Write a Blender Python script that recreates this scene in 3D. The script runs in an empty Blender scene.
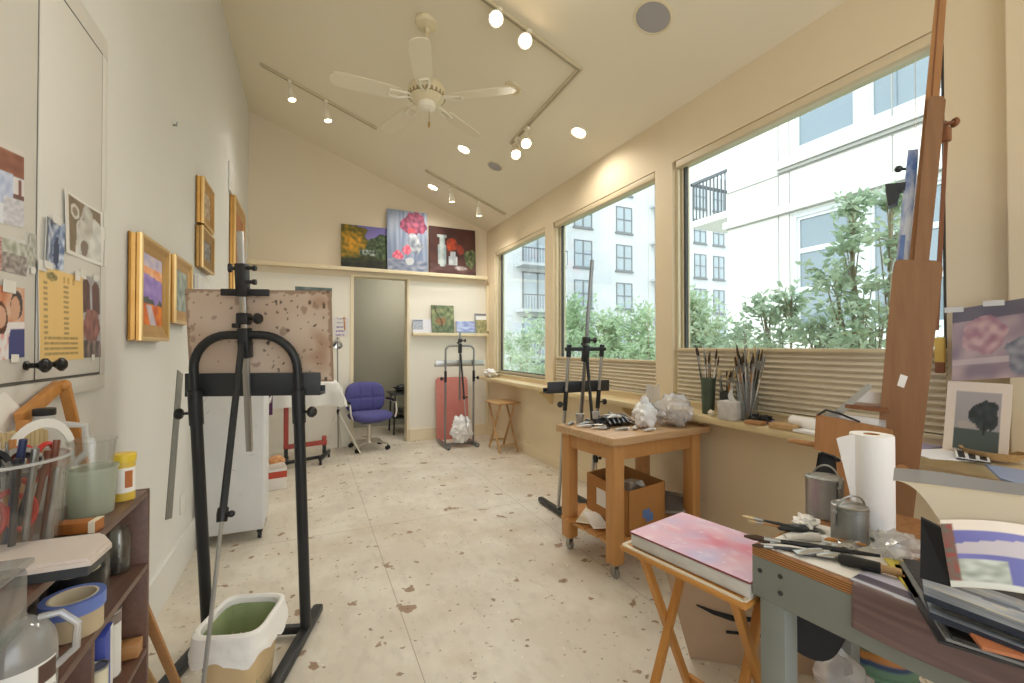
import bpy, bmesh, math, random
from mathutils import Vector, Matrix, Euler, noise
from math import pi, sin, cos, radians as R
V = Vector
random.seed(7)
SC = bpy.context.scene
COL = SC.collection

# ------------------------------------------------------------------ camera measurements
FPX = 442.0; YAW = math.atan(203 / FPX); PIT = R(.65); EYE = V((0, 0, 1.35))
FW = V((sin(YAW) * cos(PIT), cos(YAW) * cos(PIT), sin(PIT)))
RT = V((cos(YAW), -sin(YAW), 0)); UP = RT.cross(FW)
def ray(u, v): return FW + RT * ((u - 512) / FPX) + UP * ((341.5 - v) / FPX)
def pt(u, v, P, n):
    """point of the plane through P with normal n that the photograph shows at u, v"""
    d = ray(u, v); n = V(n); return EYE + d * ((V(P) - EYE).dot(n) / d.dot(n))
def atX(u, v, x): return pt(u, v, (x, 0, 0), (1, 0, 0))
def atY(u, v, y): return pt(u, v, (0, y, 0), (0, 1, 0))
def atZ(u, v, z=0): return pt(u, v, (0, 0, z), (0, 0, 1))
def atV(u, v, P): return pt(u, v, (P[0], P[1], 0), (FW.x, FW.y, 0))

# ------------------------------------------------------------------ colours and materials
def lin(c): return c / 12.92 if c <= .04045 else ((c + .055) / 1.055) ** 2.4
def S(h):
    if not isinstance(h, str): return tuple(h)[:3]
    h = h.lstrip('#'); return tuple(lin(int(h[i:i + 2], 16) / 255) for i in (0, 2, 4))
MATS = {}
def newmat(name):
    m = bpy.data.materials.new(name); m.use_nodes = True
    nt = m.node_tree; b = nt.nodes['Principled BSDF']; return m, nt, b
def N(nt, t, **k):
    n = nt.nodes.new(t)
    for a, v in k.items():
        if a in n.inputs.keys(): n.inputs[a].default_value = v
        else: setattr(n, a, v)
    return n
def mat(name, col, rough=.6, metal=0, col2=None, scale=6, amt=.5, bump=0, stretch=None, spec=None, coat=0, detail=5, sharp=None):
    """principled surface, optionally mottled with a second colour by noise"""
    if name in MATS: return MATS[name]
    m, nt, b = newmat(name); L = nt.links.new
    c = (*S(col), 1)
    b.inputs['Base Color'].default_value = c; b.inputs['Roughness'].default_value = rough
    b.inputs['Metallic'].default_value = metal
    if spec is not None: b.inputs['Specular IOR Level'].default_value = spec
    if coat: b.inputs['Coat Weight'].default_value = coat
    if col2 or bump:
        tc = N(nt, 'ShaderNodeTexCoord'); mp = N(nt, 'ShaderNodeMapping')
        if stretch: mp.inputs['Scale'].default_value = stretch
        L(tc.outputs['Object'], mp.inputs['Vector'])
        nz = N(nt, 'ShaderNodeTexNoise', Scale=scale, Detail=detail, Roughness=.6); L(mp.outputs[0], nz.inputs['Vector'])
        if col2:
            r = N(nt, 'ShaderNodeValToRGB'); lo, hi = sharp or (.5 - amt / 2, .5 + amt / 2)
            r.color_ramp.elements[0].position = lo; r.color_ramp.elements[1].position = hi
            r.color_ramp.elements[0].color = c; r.color_ramp.elements[1].color = (*S(col2), 1)
            L(nz.outputs['Fac'], r.inputs[0]); L(r.outputs[0], b.inputs['Base Color'])
        if bump:
            bp = N(nt, 'ShaderNodeBump', Strength=bump, Distance=.01); L(nz.outputs['Fac'], bp.inputs['Height']); L(bp.outputs[0], b.inputs['Normal'])
    MATS[name] = m; return m
def wood(name, c1, c2, axis='X', scale=1., rough=.45):
    if name in MATS: return MATS[name]
    st = {'X': (1.2, 14, 14), 'Y': (14, 1.2, 14), 'Z': (14, 14, 1.2)}[axis]
    return mat(name, c1, rough, col2=c2, scale=4 * scale, amt=.5, stretch=st, detail=8, bump=.05)
def clear(name, col='#ffffff', gloss=.08, dens=.0, rough=.03, body='#ffffff', spec=1.45):
    """see-through sheet: transparent with fresnel gloss and some cloudy body"""
    if name in MATS: return MATS[name]
    m, nt, b = newmat(name); L = nt.links.new; nt.nodes.remove(b)
    out = nt.nodes['Material Output']
    t = N(nt, 'ShaderNodeBsdfTransparent'); t.inputs[0].default_value = (*S(col), 1)
    g = N(nt, 'ShaderNodeBsdfGlossy', Roughness=rough)
    d = N(nt, 'ShaderNodeBsdfDiffuse'); d.inputs[0].default_value = (*S(body), 1)
    tr = N(nt, 'ShaderNodeBsdfTranslucent'); tr.inputs[0].default_value = (*S(body), 1)
    md = N(nt, 'ShaderNodeMixShader'); md.inputs[0].default_value = .4; L(d.outputs[0], md.inputs[1]); L(tr.outputs[0], md.inputs[2])
    a = N(nt, 'ShaderNodeMixShader'); a.inputs[0].default_value = dens; L(t.outputs[0], a.inputs[1]); L(md.outputs[0], a.inputs[2])
    f = N(nt, 'ShaderNodeFresnel'); ge = N(nt, 'ShaderNodeNewGeometry'); ir = N(nt, 'ShaderNodeMix', data_type='FLOAT')
    ir.inputs[2].default_value = spec; ir.inputs[3].default_value = 1 / spec; L(ge.outputs['Backfacing'], ir.inputs[0]); L(ir.outputs[0], f.inputs['IOR'])
    mu = N(nt, 'ShaderNodeMath', operation='ADD'); mu.inputs[1].default_value = gloss - .04; mu.use_clamp = True; L(f.outputs[0], mu.inputs[0])
    x = N(nt, 'ShaderNodeMixShader'); L(mu.outputs[0], x.inputs[0]); L(a.outputs[0], x.inputs[1]); L(g.outputs[0], x.inputs[2])
    L(x.outputs[0], out.inputs[0]); MATS[name] = m; return m
def glow(name, col, strength):
    if name in MATS: return MATS[name]
    m, nt, b = newmat(name); b.inputs['Emission Color'].default_value = (*S(col), 1); b.inputs['Emission Strength'].default_value = strength
    b.inputs['Base Color'].default_value = (*S(col), 1); MATS[name] = m; return m
def paintmat(name='painted_colours', rough=.55):
    if name in MATS: return MATS[name]
    m, nt, b = newmat(name); L = nt.links.new
    a = N(nt, 'ShaderNodeAttribute', attribute_name='Col'); L(a.outputs['Color'], b.inputs['Base Color']); b.inputs['Roughness'].default_value = rough
    MATS[name] = m; return m

# ------------------------------------------------------------------ mesh builder
def frame_of(d, up=(0, 0, 1)):
    z = V(d).normalized(); u = V(up)
    if abs(z.dot(u)) > .99: u = V((1, 0, 0)) if abs(z.x) < .9 else V((0, 1, 0))
    x = u.cross(z).normalized(); y = z.cross(x); return x, y, z
class MB:
    def __init__(s): s.bm = bmesh.new()
    def _f(s, vs):
        try: return s.bm.faces.new(vs)
        except ValueError: return None
    def box(s, c, d, rot=None, bev=0, M=None, seg=2):
        t = bmesh.new(); bmesh.ops.create_cube(t, size=1)
        for v in t.verts: v.co = V((v.co.x * d[0], v.co.y * d[1], v.co.z * d[2]))
        if bev: bmesh.ops.bevel(t, geom=t.edges[:], offset=min(bev, min(d) * .49), segments=seg, affect='EDGES', profile=.5)
        T = Matrix.Translation(V(c))
        if rot is not None: T = T @ (Euler(rot).to_matrix().to_4x4() if not isinstance(rot, Matrix) else rot.to_4x4())
        if M is not None: T = M @ T
        t.transform(T); s.add(t); return s
    def add(s, t):
        me = bpy.data.meshes.new('tmp'); t.to_mesh(me); t.free(); s.bm.from_mesh(me); bpy.data.meshes.remove(me)
    def bb(s, lo, hi, bev=0): return s.box([(a + b) / 2 for a, b in zip(lo, hi)], [abs(b - a) for a, b in zip(lo, hi)], bev=bev)
    def bar(s, p, q, w, h, up=(0, 0, 1), bev=0):
        """rectangular bar from p to q: w sideways, h along up"""
        p, q = V(p), V(q); x, y, z = frame_of(q - p, up); M = Matrix((x, y, z)).transposed()
        return s.box((p + q) / 2, (w, h, (q - p).length), rot=M, bev=bev)
    def tube(s, pts, r, n=10, closed=False, cap=True):
        pts = [V(p) for p in pts]; k = len(pts); rs = r if isinstance(r, (list, tuple)) else [r] * k
        rings = []; x0 = None
        for i, p in enumerate(pts):
            a = pts[(i - 1) % k] if (i or closed) else pts[i]; b = pts[(i + 1) % k] if (i < k - 1 or closed) else pts[i]
            d = (b - a)
            if d.length < 1e-9: d = V((0, 0, 1))
            d.normalize()
            if x0 is None: x0, y0, _ = frame_of(d)
            else:
                x0 = (x0 - d * x0.dot(d)); x0 = x0.normalized() if x0.length > 1e-6 else frame_of(d)[0]
            y0 = d.cross(x0)
            rings.append([s.bm.verts.new(p + (x0 * cos(2 * pi * j / n) + y0 * sin(2 * pi * j / n)) * rs[i]) for j in range(n)])
        for i in range(k if closed else k - 1):
            A, B = rings[i], rings[(i + 1) % k]
            for j in range(n): s._f((A[j], A[(j + 1) % n], B[(j + 1) % n], B[j]))
        if cap and not closed: s._f(rings[0][::-1]); s._f(rings[-1])
        return s
    def lathe(s, prof, c=(0, 0, 0), n=24, M=None, ax=None, close=True, sx=1, sy=1):
        """prof: (r, z) pairs revolved about the z axis (or about ax)"""
        c = V(c); T = None
        if ax is not None:
            x, y, z = frame_of(ax); T = Matrix((x, y, z)).transposed()
        rings = []
        for r, z in prof:
            ring = []
            for j in range(n if r > 1e-6 else 1):
                q = V((r * cos(2 * pi * j / n) * sx, r * sin(2 * pi * j / n) * sy, z))
                if T is not None: q = T @ q
                q = q + c
                if M is not None: q = M @ q
                ring.append(s.bm.verts.new(q))
            rings.append(ring)
        for A, B in zip(rings, rings[1:]):
            if len(A) == 1 and len(B) == 1: continue
            for j in range(n):
                k = (j + 1) % n
                if len(A) == 1: s._f((A[0], B[k], B[j]))
                elif len(B) == 1: s._f((A[j], A[k], B[0]))
                else: s._f((A[j], A[k], B[k], B[j]))
        return s
    def cyl(s, p, q, r, r2=None, n=16):
        return s.tube([p, q], [r, r if r2 is None else r2], n)
    def prism(s, poly, off):
        """polygon of 3-D points pushed along off"""
        a = [s.bm.verts.new(V(p)) for p in poly]; b = [s.bm.verts.new(V(p) + V(off)) for p in poly]; k = len(a)
        s._f(a[::-1]); s._f(b)
        for i in range(k): s._f((a[i], a[(i + 1) % k], b[(i + 1) % k], b[i]))
        return s
    def quad(s, *p): s._f([s.bm.verts.new(V(q)) for q in p]); return s
    def sheet(s, f, nu, nv, closed=False):
        g = [[s.bm.verts.new(V(f(i / nu, j / nv))) for i in range(nu if closed else nu + 1)] for j in range(nv + 1)]
        m = nu if closed else nu
        for j in range(nv):
            for i in range(m):
                k = (i + 1) % nu if closed else i + 1
                s._f((g[j][i], g[j][k], g[j + 1][k], g[j + 1][i]))
        return s
    def ball(s, c, r, n=2, jit=0, seed=0, M=None):
        t = bmesh.new(); bmesh.ops.create_icosphere(t, subdivisions=n, radius=1); r = (r, r, r) if not isinstance(r, (tuple, list)) else r
        for v in t.verts:
            k = 1 + jit * noise.noise(v.co * 1.7 + V((seed * 3.1, seed * 1.7, seed)))+ jit * .5 * noise.noise(v.co * 4.1 + V((seed, seed * 2.3, 0)))
            v.co = V((v.co.x * r[0] * k, v.co.y * r[1] * k, v.co.z * r[2] * k))
        t.transform(Matrix.Translation(V(c)) @ (M or Matrix())); s.add(t); return s
    def crumple(s, c, r, jit=.35, seed=0, n=3, fine=.6):
        """a crumpled lump (foil, rag, plastic film)"""
        t = bmesh.new(); bmesh.ops.create_icosphere(t, subdivisions=n, radius=1)
        for v in t.verts:
            p = v.co.copy(); o = V((seed * 2.7, seed * 5.3, -seed))
            k = 1 + jit * (abs(noise.noise(p * 2.2 + o)) * 2 - .6) + jit * fine * (abs(noise.noise(p * 5.5 + o)) * 2 - .5)
            v.co = V((p.x * r[0] * k, p.y * r[1] * k, max(-r[2], p.z * r[2] * k)))
        t.transform(Matrix.Translation(V(c))); s.add(t); return s
    def build(s, name, m, parent=None, smooth=True, world=False, ang=35, fix=True):
        if fix: bmesh.ops.recalc_face_normals(s.bm, faces=s.bm.faces[:])
        if world and parent is not None: s.bm.transform(ROOTM[parent.name].inverted())
        me = bpy.data.meshes.new(name); s.bm.to_mesh(me); s.bm.free()
        if smooth:
            me.polygons.foreach_set('use_smooth', [True] * len(me.polygons)); me.set_sharp_from_angle(angle=R(ang))
        o = bpy.data.objects.new(name, me); me.materials.append(m if not isinstance(m, str) else MATS[m]); COL.objects.link(o)
        if parent is not None:
            o.parent = parent; ROOTM[o.name] = ROOTM[parent.name]
        return o
ROOTM = {}
def thing(name, label, cat, loc=(0, 0, 0), rz=0, group=None):
    o = bpy.data.objects.new(name, None); COL.objects.link(o); o.location = loc; o.rotation_euler = (0, 0, rz); o.empty_display_size = .1
    ROOTM[o.name] = Matrix.Translation(V(loc)) @ Euler((0, 0, rz)).to_matrix().to_4x4()
    return tag(o, label, cat, group)
def tag(o, label, cat, group=None, kind=None):
    o['label'] = label; o['category'] = cat
    if group: o['group'] = group
    if kind: o['kind'] = kind
    return o
def rebase(o):
    """put the origin of a single-mesh thing at the middle of its base"""
    vs = [v.co for v in o.data.vertices]; lo = V([min(v[i] for v in vs) for i in range(3)]); hi = V([max(v[i] for v in vs) for i in range(3)])
    c = V(((lo.x + hi.x) / 2, (lo.y + hi.y) / 2, lo.z)); o.data.transform(Matrix.Translation(-c)); o.location = c; return o
def solo(mb, name, m, label, cat, group=None, kind=None, **k):
    o = rebase(mb.build(name, m, None, **k)); ROOTM[o.name] = Matrix.Translation(o.location); return tag(o, label, cat, group, kind)
def struct(mb, name, m, parent=None, smooth=False):
    o = mb.build(name, m, parent, smooth=smooth)
    if parent is None: o['kind'] = 'structure'
    ROOTM.setdefault(o.name, Matrix()); return o
def dup(root, loc, rz=None, label=None):
    r = root.copy(); COL.objects.link(r); r.location = loc
    if rz is not None: r.rotation_euler = (0, 0, rz)
    if label: r['label'] = label
    for ch in list(root.children):
        c = ch.copy(); COL.objects.link(c); c.parent = r
        for g in list(ch.children):
            d = g.copy(); COL.objects.link(d); d.parent = c
    return r

# ------------------------------------------------------------------ painted and printed surfaces
def mix(a, b, t): t = max(0, min(1, t)); return tuple(x + (y - x) * t for x, y in zip(a, b))
def nz(x, y, s=0): return noise.noise(V((x, y, s)))
def picture(name, f, P, ux, uy, t=.002, nx=30, ny=30, parent=None, side='#e8e2d4', bend=None, rough=.55, world=True):
    """flat sheet or canvas: P lower-left corner, ux / uy edge vectors; f(u, v) gives the colour of the painting or print"""
    P, ux, uy = V(P), V(ux), V(uy); n = ux.cross(uy).normalized()
    me = bpy.data.meshes.new(name); vs = []; fs = []; cs = []
    for j in range(ny + 1):
        for i in range(nx + 1):
            u, v = i / nx, j / ny; q = P + ux * u + uy * v
            if bend: q = q + n * bend(u, v)
            vs.append(q); cs.append((*(lin(max(0, min(1, c))) for c in f(u, v)), 1))
    w = nx + 1
    for j in range(ny):
        for i in range(nx): fs.append((j * w + i, j * w + i + 1, (j + 1) * w + i + 1, (j + 1) * w + i))
    if t:
        k0 = len(vs); sc = (*S(side), 1); edge = [i for i in range(nx)] + [j * w + nx for j in range(ny)] + [ny * w + i for i in range(nx, 0, -1)] + [j * w for j in range(ny, 0, -1)]
        m = len(edge)
        for e in edge: vs.append(vs[e].copy()); cs.append(sc)
        for e in edge: vs.append(vs[e] - n * t); cs.append(sc)
        for i in range(m):
            a, b = k0 + i, k0 + (i + 1) % m; fs.append((b, a, a + m, b + m))
        
        if bend:
            k1 = len(vs); vs += [q - n * t for q in vs[:k0]]; cs += [sc] * k0
            fs += [tuple(k1 + i for i in f[::-1]) for f in fs[:nx * ny]]
        else: fs.append(tuple(k0 + m + i for i in range(m))[::-1])
    if parent is not None and world:
        Mi = ROOTM[parent.name].inverted(); vs = [Mi @ q for q in vs]
    me.from_pydata([tuple(q) for q in vs], [], fs); me.materials.append(paintmat('painted_colours' if rough == .55 else 'printed_gloss', rough))
    a = me.color_attributes.new('Col', 'FLOAT_COLOR', 'POINT'); a.data.foreach_set('color', [x for c in cs for x in c])
    me.polygons.foreach_set('use_smooth', [bool(bend)] * len(me.polygons))
    o = bpy.data.objects.new(name, me); COL.objects.link(o)
    if parent is not None: o.parent = parent; ROOTM[o.name] = ROOTM[parent.name]
    return o
def solopic(name, f, P, ux, uy, label, cat, group=None, **k):
    o = rebase(picture(name, f, P, ux, uy, **k)); ROOTM[o.name] = Matrix.Translation(o.location); return tag(o, label, cat, group)
def quadpic(name, f, bl, br, tl, label, cat, group=None, **k):
    return solopic(name, f, bl, V(br) - V(bl), V(tl) - V(bl), label, cat, group, **k)

# ================================================================== the room
XL, XR, YB, YN = -.697, 2.503, 6.374, -2.6
SILL, HEAD = .965, 2.75
CSL = .366; CZ0 = 3.13 + CSL * XR                 # sloped ceiling: z = CZ0 - CSL * x
def cz(x): return CZ0 - CSL * x
CN = V((CSL, 0, 1)).normalized()                  # ceiling normal (upwards)
def ceil_pt(u, v): return pt(u, v, (0, 0, CZ0), CN)

# --- plywood floor, painted, seamed, stained
SEAMX, SEAMY = .79, -1.02
def floor_mat():
    m, nt, b = newmat('painted_plywood'); L = nt.links.new
    tc = N(nt, 'ShaderNodeTexCoord')
    def noise_ramp(scale, lo, hi, detail=6, rough=.6, loc=(0, 0, 0), st=(1, 1, 1)):
        mp = N(nt, 'ShaderNodeMapping'); mp.inputs['Location'].default_value = loc; mp.inputs['Scale'].default_value = st; L(tc.outputs['Object'], mp.inputs[0])
        z = N(nt, 'ShaderNodeTexNoise', Scale=scale, Detail=detail, Roughness=rough); L(mp.outputs[0], z.inputs['Vector'])
        r = N(nt, 'ShaderNodeMapRange'); r.inputs['From Min'].default_value = lo; r.inputs['From Max'].default_value = hi; L(z.outputs['Fac'], r.inputs[0]); return r.outputs[0]
    def over(prev, col, fac, k=1.):
        x = N(nt, 'ShaderNodeMix', data_type='RGBA'); x.inputs['B'].default_value = (0, 0, 0, 1)
        x.inputs[7].default_value = (*S(col), 1); L(prev, x.inputs[6])
        mu = N(nt, 'ShaderNodeMath', operation='MULTIPLY'); mu.inputs[1].default_value = k; L(fac, mu.inputs[0]); L(mu.outputs[0], x.inputs[0]); return x.outputs[2]
    base = N(nt, 'ShaderNodeRGB'); base.outputs[0].default_value = (*S('#d3cabb'), 1); c = base.outputs[0]
    c = over(c, '#e3ddd0', noise_ramp(2.2, .45, .62), .8)                       # patches of newer paint
    c = over(c, '#bfac8c', noise_ramp(1.3, .55, .75, loc=(3, 1, 0)), .55)       # worn yellow
    c = over(c, '#bbb0a0', noise_ramp(9, .52, .7, st=(1.6, .7, 1)), .4)         # scuffs along the boards
    c = over(c, '#94765a', noise_ramp(6.5, .652, .668, 4, .5, (5.3, 2.2, 0)), .9)     # bare chipped spots
    c = over(c, '#7d6349', noise_ramp(17, .665, .685, 4, .55, (1, 7, 0)), .85)
    c = over(c, '#5d5143', noise_ramp(40, .685, .705, 3, .5, (8, 3, 0)), .75)
    c = over(c, '#f0eadc', noise_ramp(30, .70, .72, 3, .5, (2, 9, 0)), .8)
    mp = N(nt, 'ShaderNodeMapping'); mp.inputs['Location'].default_value = (SEAMX, SEAMY, 0); L(tc.outputs['Object'], mp.inputs[0])
    br = N(nt, 'ShaderNodeTexBrick'); br.inputs['Scale'].default_value = 1; br.inputs['Brick Width'].default_value = 1.22; br.inputs['Row Height'].default_value = 2.44
    br.inputs['Mortar Size'].default_value = .003; br.inputs['Mortar Smooth'].default_value = .6; br.offset = 0.; L(mp.outputs[0], br.inputs['Vector'])
    c = over(c, '#9d8f78', br.outputs['Fac'], .8)
    L(c, b.inputs['Base Color']); b.inputs['Roughness'].default_value = .5
    bp = N(nt, 'ShaderNodeBump', Strength=.15, Distance=.004); z = N(nt, 'ShaderNodeTexNoise', Scale=14, Detail=5); L(tc.outputs['Object'], z.inputs['Vector']); L(z.outputs['Fac'], bp.inputs['Height']); L(bp.outputs[0], b.inputs['Normal'])
    MATS['floor'] = m; return m
floor_mat()
mat('paint_cool', '#e6e5e2', .7, col2='#e0dfda', scale=1.2, amt=.6, bump=.03)
mat('paint_cream', '#e6d9c3', .7, col2='#e1d3ba', scale=1.2, amt=.6)
mat('paint_tan', '#e5d5b7', .7, col2='#e0cfae', scale=1.2, amt=.6)
mat('paint_ceiling', '#efe7d2', .75, col2='#ece2ca', scale=1., amt=.6)
mat('paint_white', '#eae6da', .6)
mat('trim_cream', '#e6d9bb', .45)
mat('frame_cream', '#dccfae', .4)
mat('gasket', '#4a4845', .6)
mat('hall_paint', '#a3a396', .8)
clear('window_glass', '#f4faf8', gloss=.05)

struct(MB().bb((-1.0, YN, -.1), (2.75, 8.4, 0)), 'floor', 'floor')
m = MB(); m.prism([(-.95, YN, cz(-.95)), (2.75, YN, cz(2.75)), (2.75, YN, cz(2.75) + .18), (-.95, YN, cz(-.95) + .18)], (0, YB + .2 - YN, 0))
struct(m, 'ceiling', 'paint_ceiling')
struct(MB().bb((-.9, YN, 0), (XL, YB + .18, cz(XL) + .03)), 'wall_left', 'paint_cool')
struct(MB().bb((XL, YN, 0), (XL + .018, YB, .21)), 'baseboard_left', 'paint_cool')
# back wall with the doorway
DX0, DX1, DZ = .541, 1.283, 2.33
m = MB()
for a, b_, z0 in ((XL, DX0, 0), (DX0, DX1, DZ), (DX1, XR, 0)):
    m.prism([(a, YB, z0), (b_, YB, z0), (b_, YB, cz(b_) + .02), (a, YB, cz(a) + .02)], (0, .18, 0))
struct(m, 'wall_back', 'paint_cream')
m = MB(); m.bb((XL, YB - .012, .0), (DX0, YB, 2.29)); m.bb((DX1, YB - .012, 0), (XR, YB, 2.29))
struct(m, 'trim_1', 'paint_white')                 # thin whiter layer over the wall below the shelf
m = MB(); m.bb((DX0 - .035, YB - .025, 0), (DX0 + .01, YB + .18, DZ), .003); m.bb((DX1 - .01, YB - .018, 0), (DX1 + .02, YB + .18, DZ), .003); m.bb((DX0, YB - .018, DZ - .02), (DX1, YB + .18, DZ + .01))
struct(m, 'door_1', 'trim_cream')                  # cased opening
m = MB(); m.bb((DX1 + .02, YB - .035, 0), (XR, YB - .012, .17), .004); struct(m, 'baseboard_back', 'trim_cream')
# hall behind
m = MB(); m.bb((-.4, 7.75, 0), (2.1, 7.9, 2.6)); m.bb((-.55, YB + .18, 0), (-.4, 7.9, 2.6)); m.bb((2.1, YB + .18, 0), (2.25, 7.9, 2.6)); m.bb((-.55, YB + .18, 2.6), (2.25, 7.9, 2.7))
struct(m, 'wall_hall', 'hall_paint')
t = thing('hall_fill_light', 'round white ceiling light added out of view to brighten the hall', 'ceiling light', (1.5, 6.95, 2.58))  # added fixture, out of view, to lift the dark hall
m = MB(); m.lathe([(0, -.07), (.08, -.06), (.12, -.03), (.13, .0), (0, .0)], (1.5, 6.95, 2.59), 24); m.build('diffuser', glow('hall_fill_glow', '#fff2dd', 2.5), t, world=True)

# right wall with three windows
WIN = [(4.525, atX(494.5, 300, XR).y), (2.716, atX(553, 300, XR).y), (.95, atX(672.5, 300, XR).y)]
m = MB(); XO = XR + .16
def wbb(y0, y1, z0, z1): m.bb((XR, y0, z0), (XO, y1, z1))
wbb(YN, YB + .18, 0, SILL); wbb(YN, YB + .18, HEAD, cz(XR) + .03)
for a, b_ in ((WIN[0][1], YB + .18), (WIN[1][1], 4.525), (WIN[2][1], 2.716), (YN, .95)): wbb(a, b_, SILL, HEAD)
struct(m, 'wall_right', 'paint_tan')
m = MB(); m.bb((XR - .016, YN, 0), (XR, YB, .13), .003); struct(m, 'baseboard_right', 'paint_tan')
m = MB(); m.bb((XR - .045, YN, .0), (XR, .752, 3.05), .005); struct(m, 'trim_2', 'paint_tan')
m = MB(); m.bb((XR - .03, 6.3, .0), (XR, YB - .012, 2.29), .004); struct(m, 'trim_3', 'trim_cream')
for i, (a, b_) in enumerate(WIN):
    n = i + 1
    w = MB(); f = .03
    for (y0, y1, z0, z1) in ((a + f, b_ - f, HEAD - f, HEAD), (a + f, b_ - f, SILL, SILL + .03), (a, a + f, SILL, HEAD), (b_ - f, b_, SILL, HEAD)): w.bb((XR + .075, y0, z0), (XO - .01, y1, z1), .004)
    w.bb((XR + .03, b_ - .028, SILL), (XR + .055, b_, HEAD - .06), .004)
    win = struct(w, f'window_{n}', 'frame_cream')
    w = MB(); g = .014; a2, b2, z0, z1 = a + f, b_ - f, SILL + .03, HEAD - f
    for (p, q, r, s) in ((a2 + g, b2 - g, z0, z0 + g), (a2, a2 + g, z0, z1), (b2 - g, b2, z0, z1)): w.bb((XR + .088, p, r), (XR + .118, q, s))
    w.build('gasket', 'gasket', win)
    w = MB(); w.bb((XR + .098, a2, z0), (XR + .102, b2, z1)); w.build('pane', 'window_glass', win)
    w = MB(); w.bb((XR - .012, a - .01, SILL - .02), (XR + .075, b_ + .01, SILL), .004); w.build('window_sill', 'frame_cream', win)
# bottom-up pleated shades
mat('shade_cloth', '#cfc4ae', .85); mat('shade_rail', '#d5c5a4', .5)
clear('shade_weave', '#cdb892', gloss=.0, dens=.9, body='#dfcca8')
def shade(i, ztop, label):
    a, b_ = WIN[i]; a += .012; b_ -= .034
    t = thing('pleated_shade', label, 'window shade', (XR + .03, (a + b_) / 2, SILL), 0, 'bottom-up pleated shades')
    if ztop:
        k = max(6, int((ztop - SILL) / .03)); prof = []
        for j in range(k + 1):
            z = SILL + .004 + (ztop - SILL) * j / k; prof.append((XR + .012, z)); 
            if j < k: prof.append((XR + .026, z + (ztop - SILL) / k / 2))
        poly = [(x, a, z) for x, z in prof] + [(x + .012, a, z) for x, z in prof[::-1]]
        MB().prism(poly, (0, b_ - a, 0)).build('pleated_cloth', 'shade_cloth', t, world=True, smooth=False)
        MB().bb((XR + .006, a, ztop), (XR + .048, b_, ztop + .022), .004).build('top_rail', 'shade_rail', t, world=True)
        for y in (a + .1, b_ - .1): MB().tube([(XR + .028, y, ztop), (XR + .028, y, HEAD - .07)], .0011, 5).build('lift_cord', 'shade_rail', t, world=True)
    MB().bb((XR + .004, a, HEAD - .055), (XR + .06, b_, HEAD - .002), .006).build('head_rail', 'shade_rail', t, world=True)
shade(0, None, 'slim cream head rail of the raised shade over the far narrow window')
shade(1, atX(610, 361, XR + .03).z, 'cream pleated shade drawn up a little way over the middle window sill')
shade(2, atX(780, 352, XR + .03).z, 'cream pleated shade covering the bottom of the big near window')

# ------------------------------------------------------------------ shelves that belong to the room
mat('shelf_paint', '#e6d8b6', .5)
zs = atY(380, 269.5, YB - .11).z
t = thing('picture_ledge', 'long cream picture ledge high on the back wall over the doorway', 'shelf', (.9, YB, zs - .05))
MB().bb((XL + .004, YB - .12, zs - .035), (XR - .04, YB - .012, zs - .008), .003).build('shelf_board', 'shelf_paint', t, world=True)
MB().bb((XL + .004, YB - .13, zs - .042), (XR - .04, YB - .12, zs + .006), .003).build('lip', 'shelf_paint', t, world=True)
ZS = zs - .008
zl = atY(450, 333.5, YB - .1).z
t = thing('picture_ledge', 'short cream picture ledge at eye level right of the doorway', 'shelf', (1.9, YB, zl - .04))
MB().bb((1.335, YB - .1, zl - .03), (XR - .03, YB - .012, zl - .006), .003).build('shelf_board', 'shelf_paint', t, world=True)
MB().bb((1.335, YB - .112, zl - .036), (XR - .03, YB - .1, zl + .008), .003).build('lip', 'shelf_paint', t, world=True)
ZL = zl - .006
LX, LZ = 2.3, .905                               # long ledge below the windows
mat('ledge_paint', '#e3d2a9', .45, col2='#d3bd8e', scale=5, amt=.5)
t = thing('window_ledge', 'long cream wooden ledge running below all the windows', 'shelf', (2.4, 3.2, LZ - .045))
MB().bb((LX, -.8, LZ - .045), (XR, 6.27, LZ), .006).build('ledge_board', 'ledge_paint', t, world=True)
for y in (4.36, 2.93, .7):
    m = MB(); m.prism([(XR, y - .02, LZ - .045), (LX + .03, y - .02, LZ - .045), (LX + .03, y - .02, LZ - .075), (LX + .09, y - .02, LZ - .12), (XR - .03, y - .02, LZ - .2), (XR, y - .02, LZ - .2)], (0, .04, 0)).build('bracket', 'ledge_paint', t, world=True)

# ================================================================== ceiling fittings
mat('fixture_white', '#efe8d6', .35); mat('fixture_cream', '#e3d6b4', .4); mat('track_metal', '#cfc3a4', .4); mat('track_slot', '#a1977e', .6)
mat('brass', '#b5924c', .3, 1); mat('speaker_grille', '#b3aeaa', .8, col2='#9b9693', scale=120, amt=.3)
glow('bulb_warm', '#ffe9c4', 14); glow('bulb_hot', '#ffdcae', 22)
mat('speaker_mesh', '#a9a6a6', .7)
WARM = S('#fff8ef')
def lamp(name, kind, loc, energy, parent=None, d=None, size=.1, blend=.6, angle=100):
    l = bpy.data.lights.new(name, kind); l.energy = energy; l.color = WARM
    if kind == 'SPOT': l.spot_size = R(angle); l.spot_blend = blend; l.shadow_soft_size = size
    elif kind == 'POINT': l.shadow_soft_size = size
    else: l.shape = 'DISK'; l.size = size
    o = bpy.data.objects.new(name, l); COL.objects.link(o)
    loc = V(loc)
    if d is not None: o.rotation_euler = V(d).to_track_quat('-Z', 'Y').to_euler()
    if parent is not None: o.parent = parent; loc = ROOTM[parent.name].inverted() @ loc
    o.location = loc; return o
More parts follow.
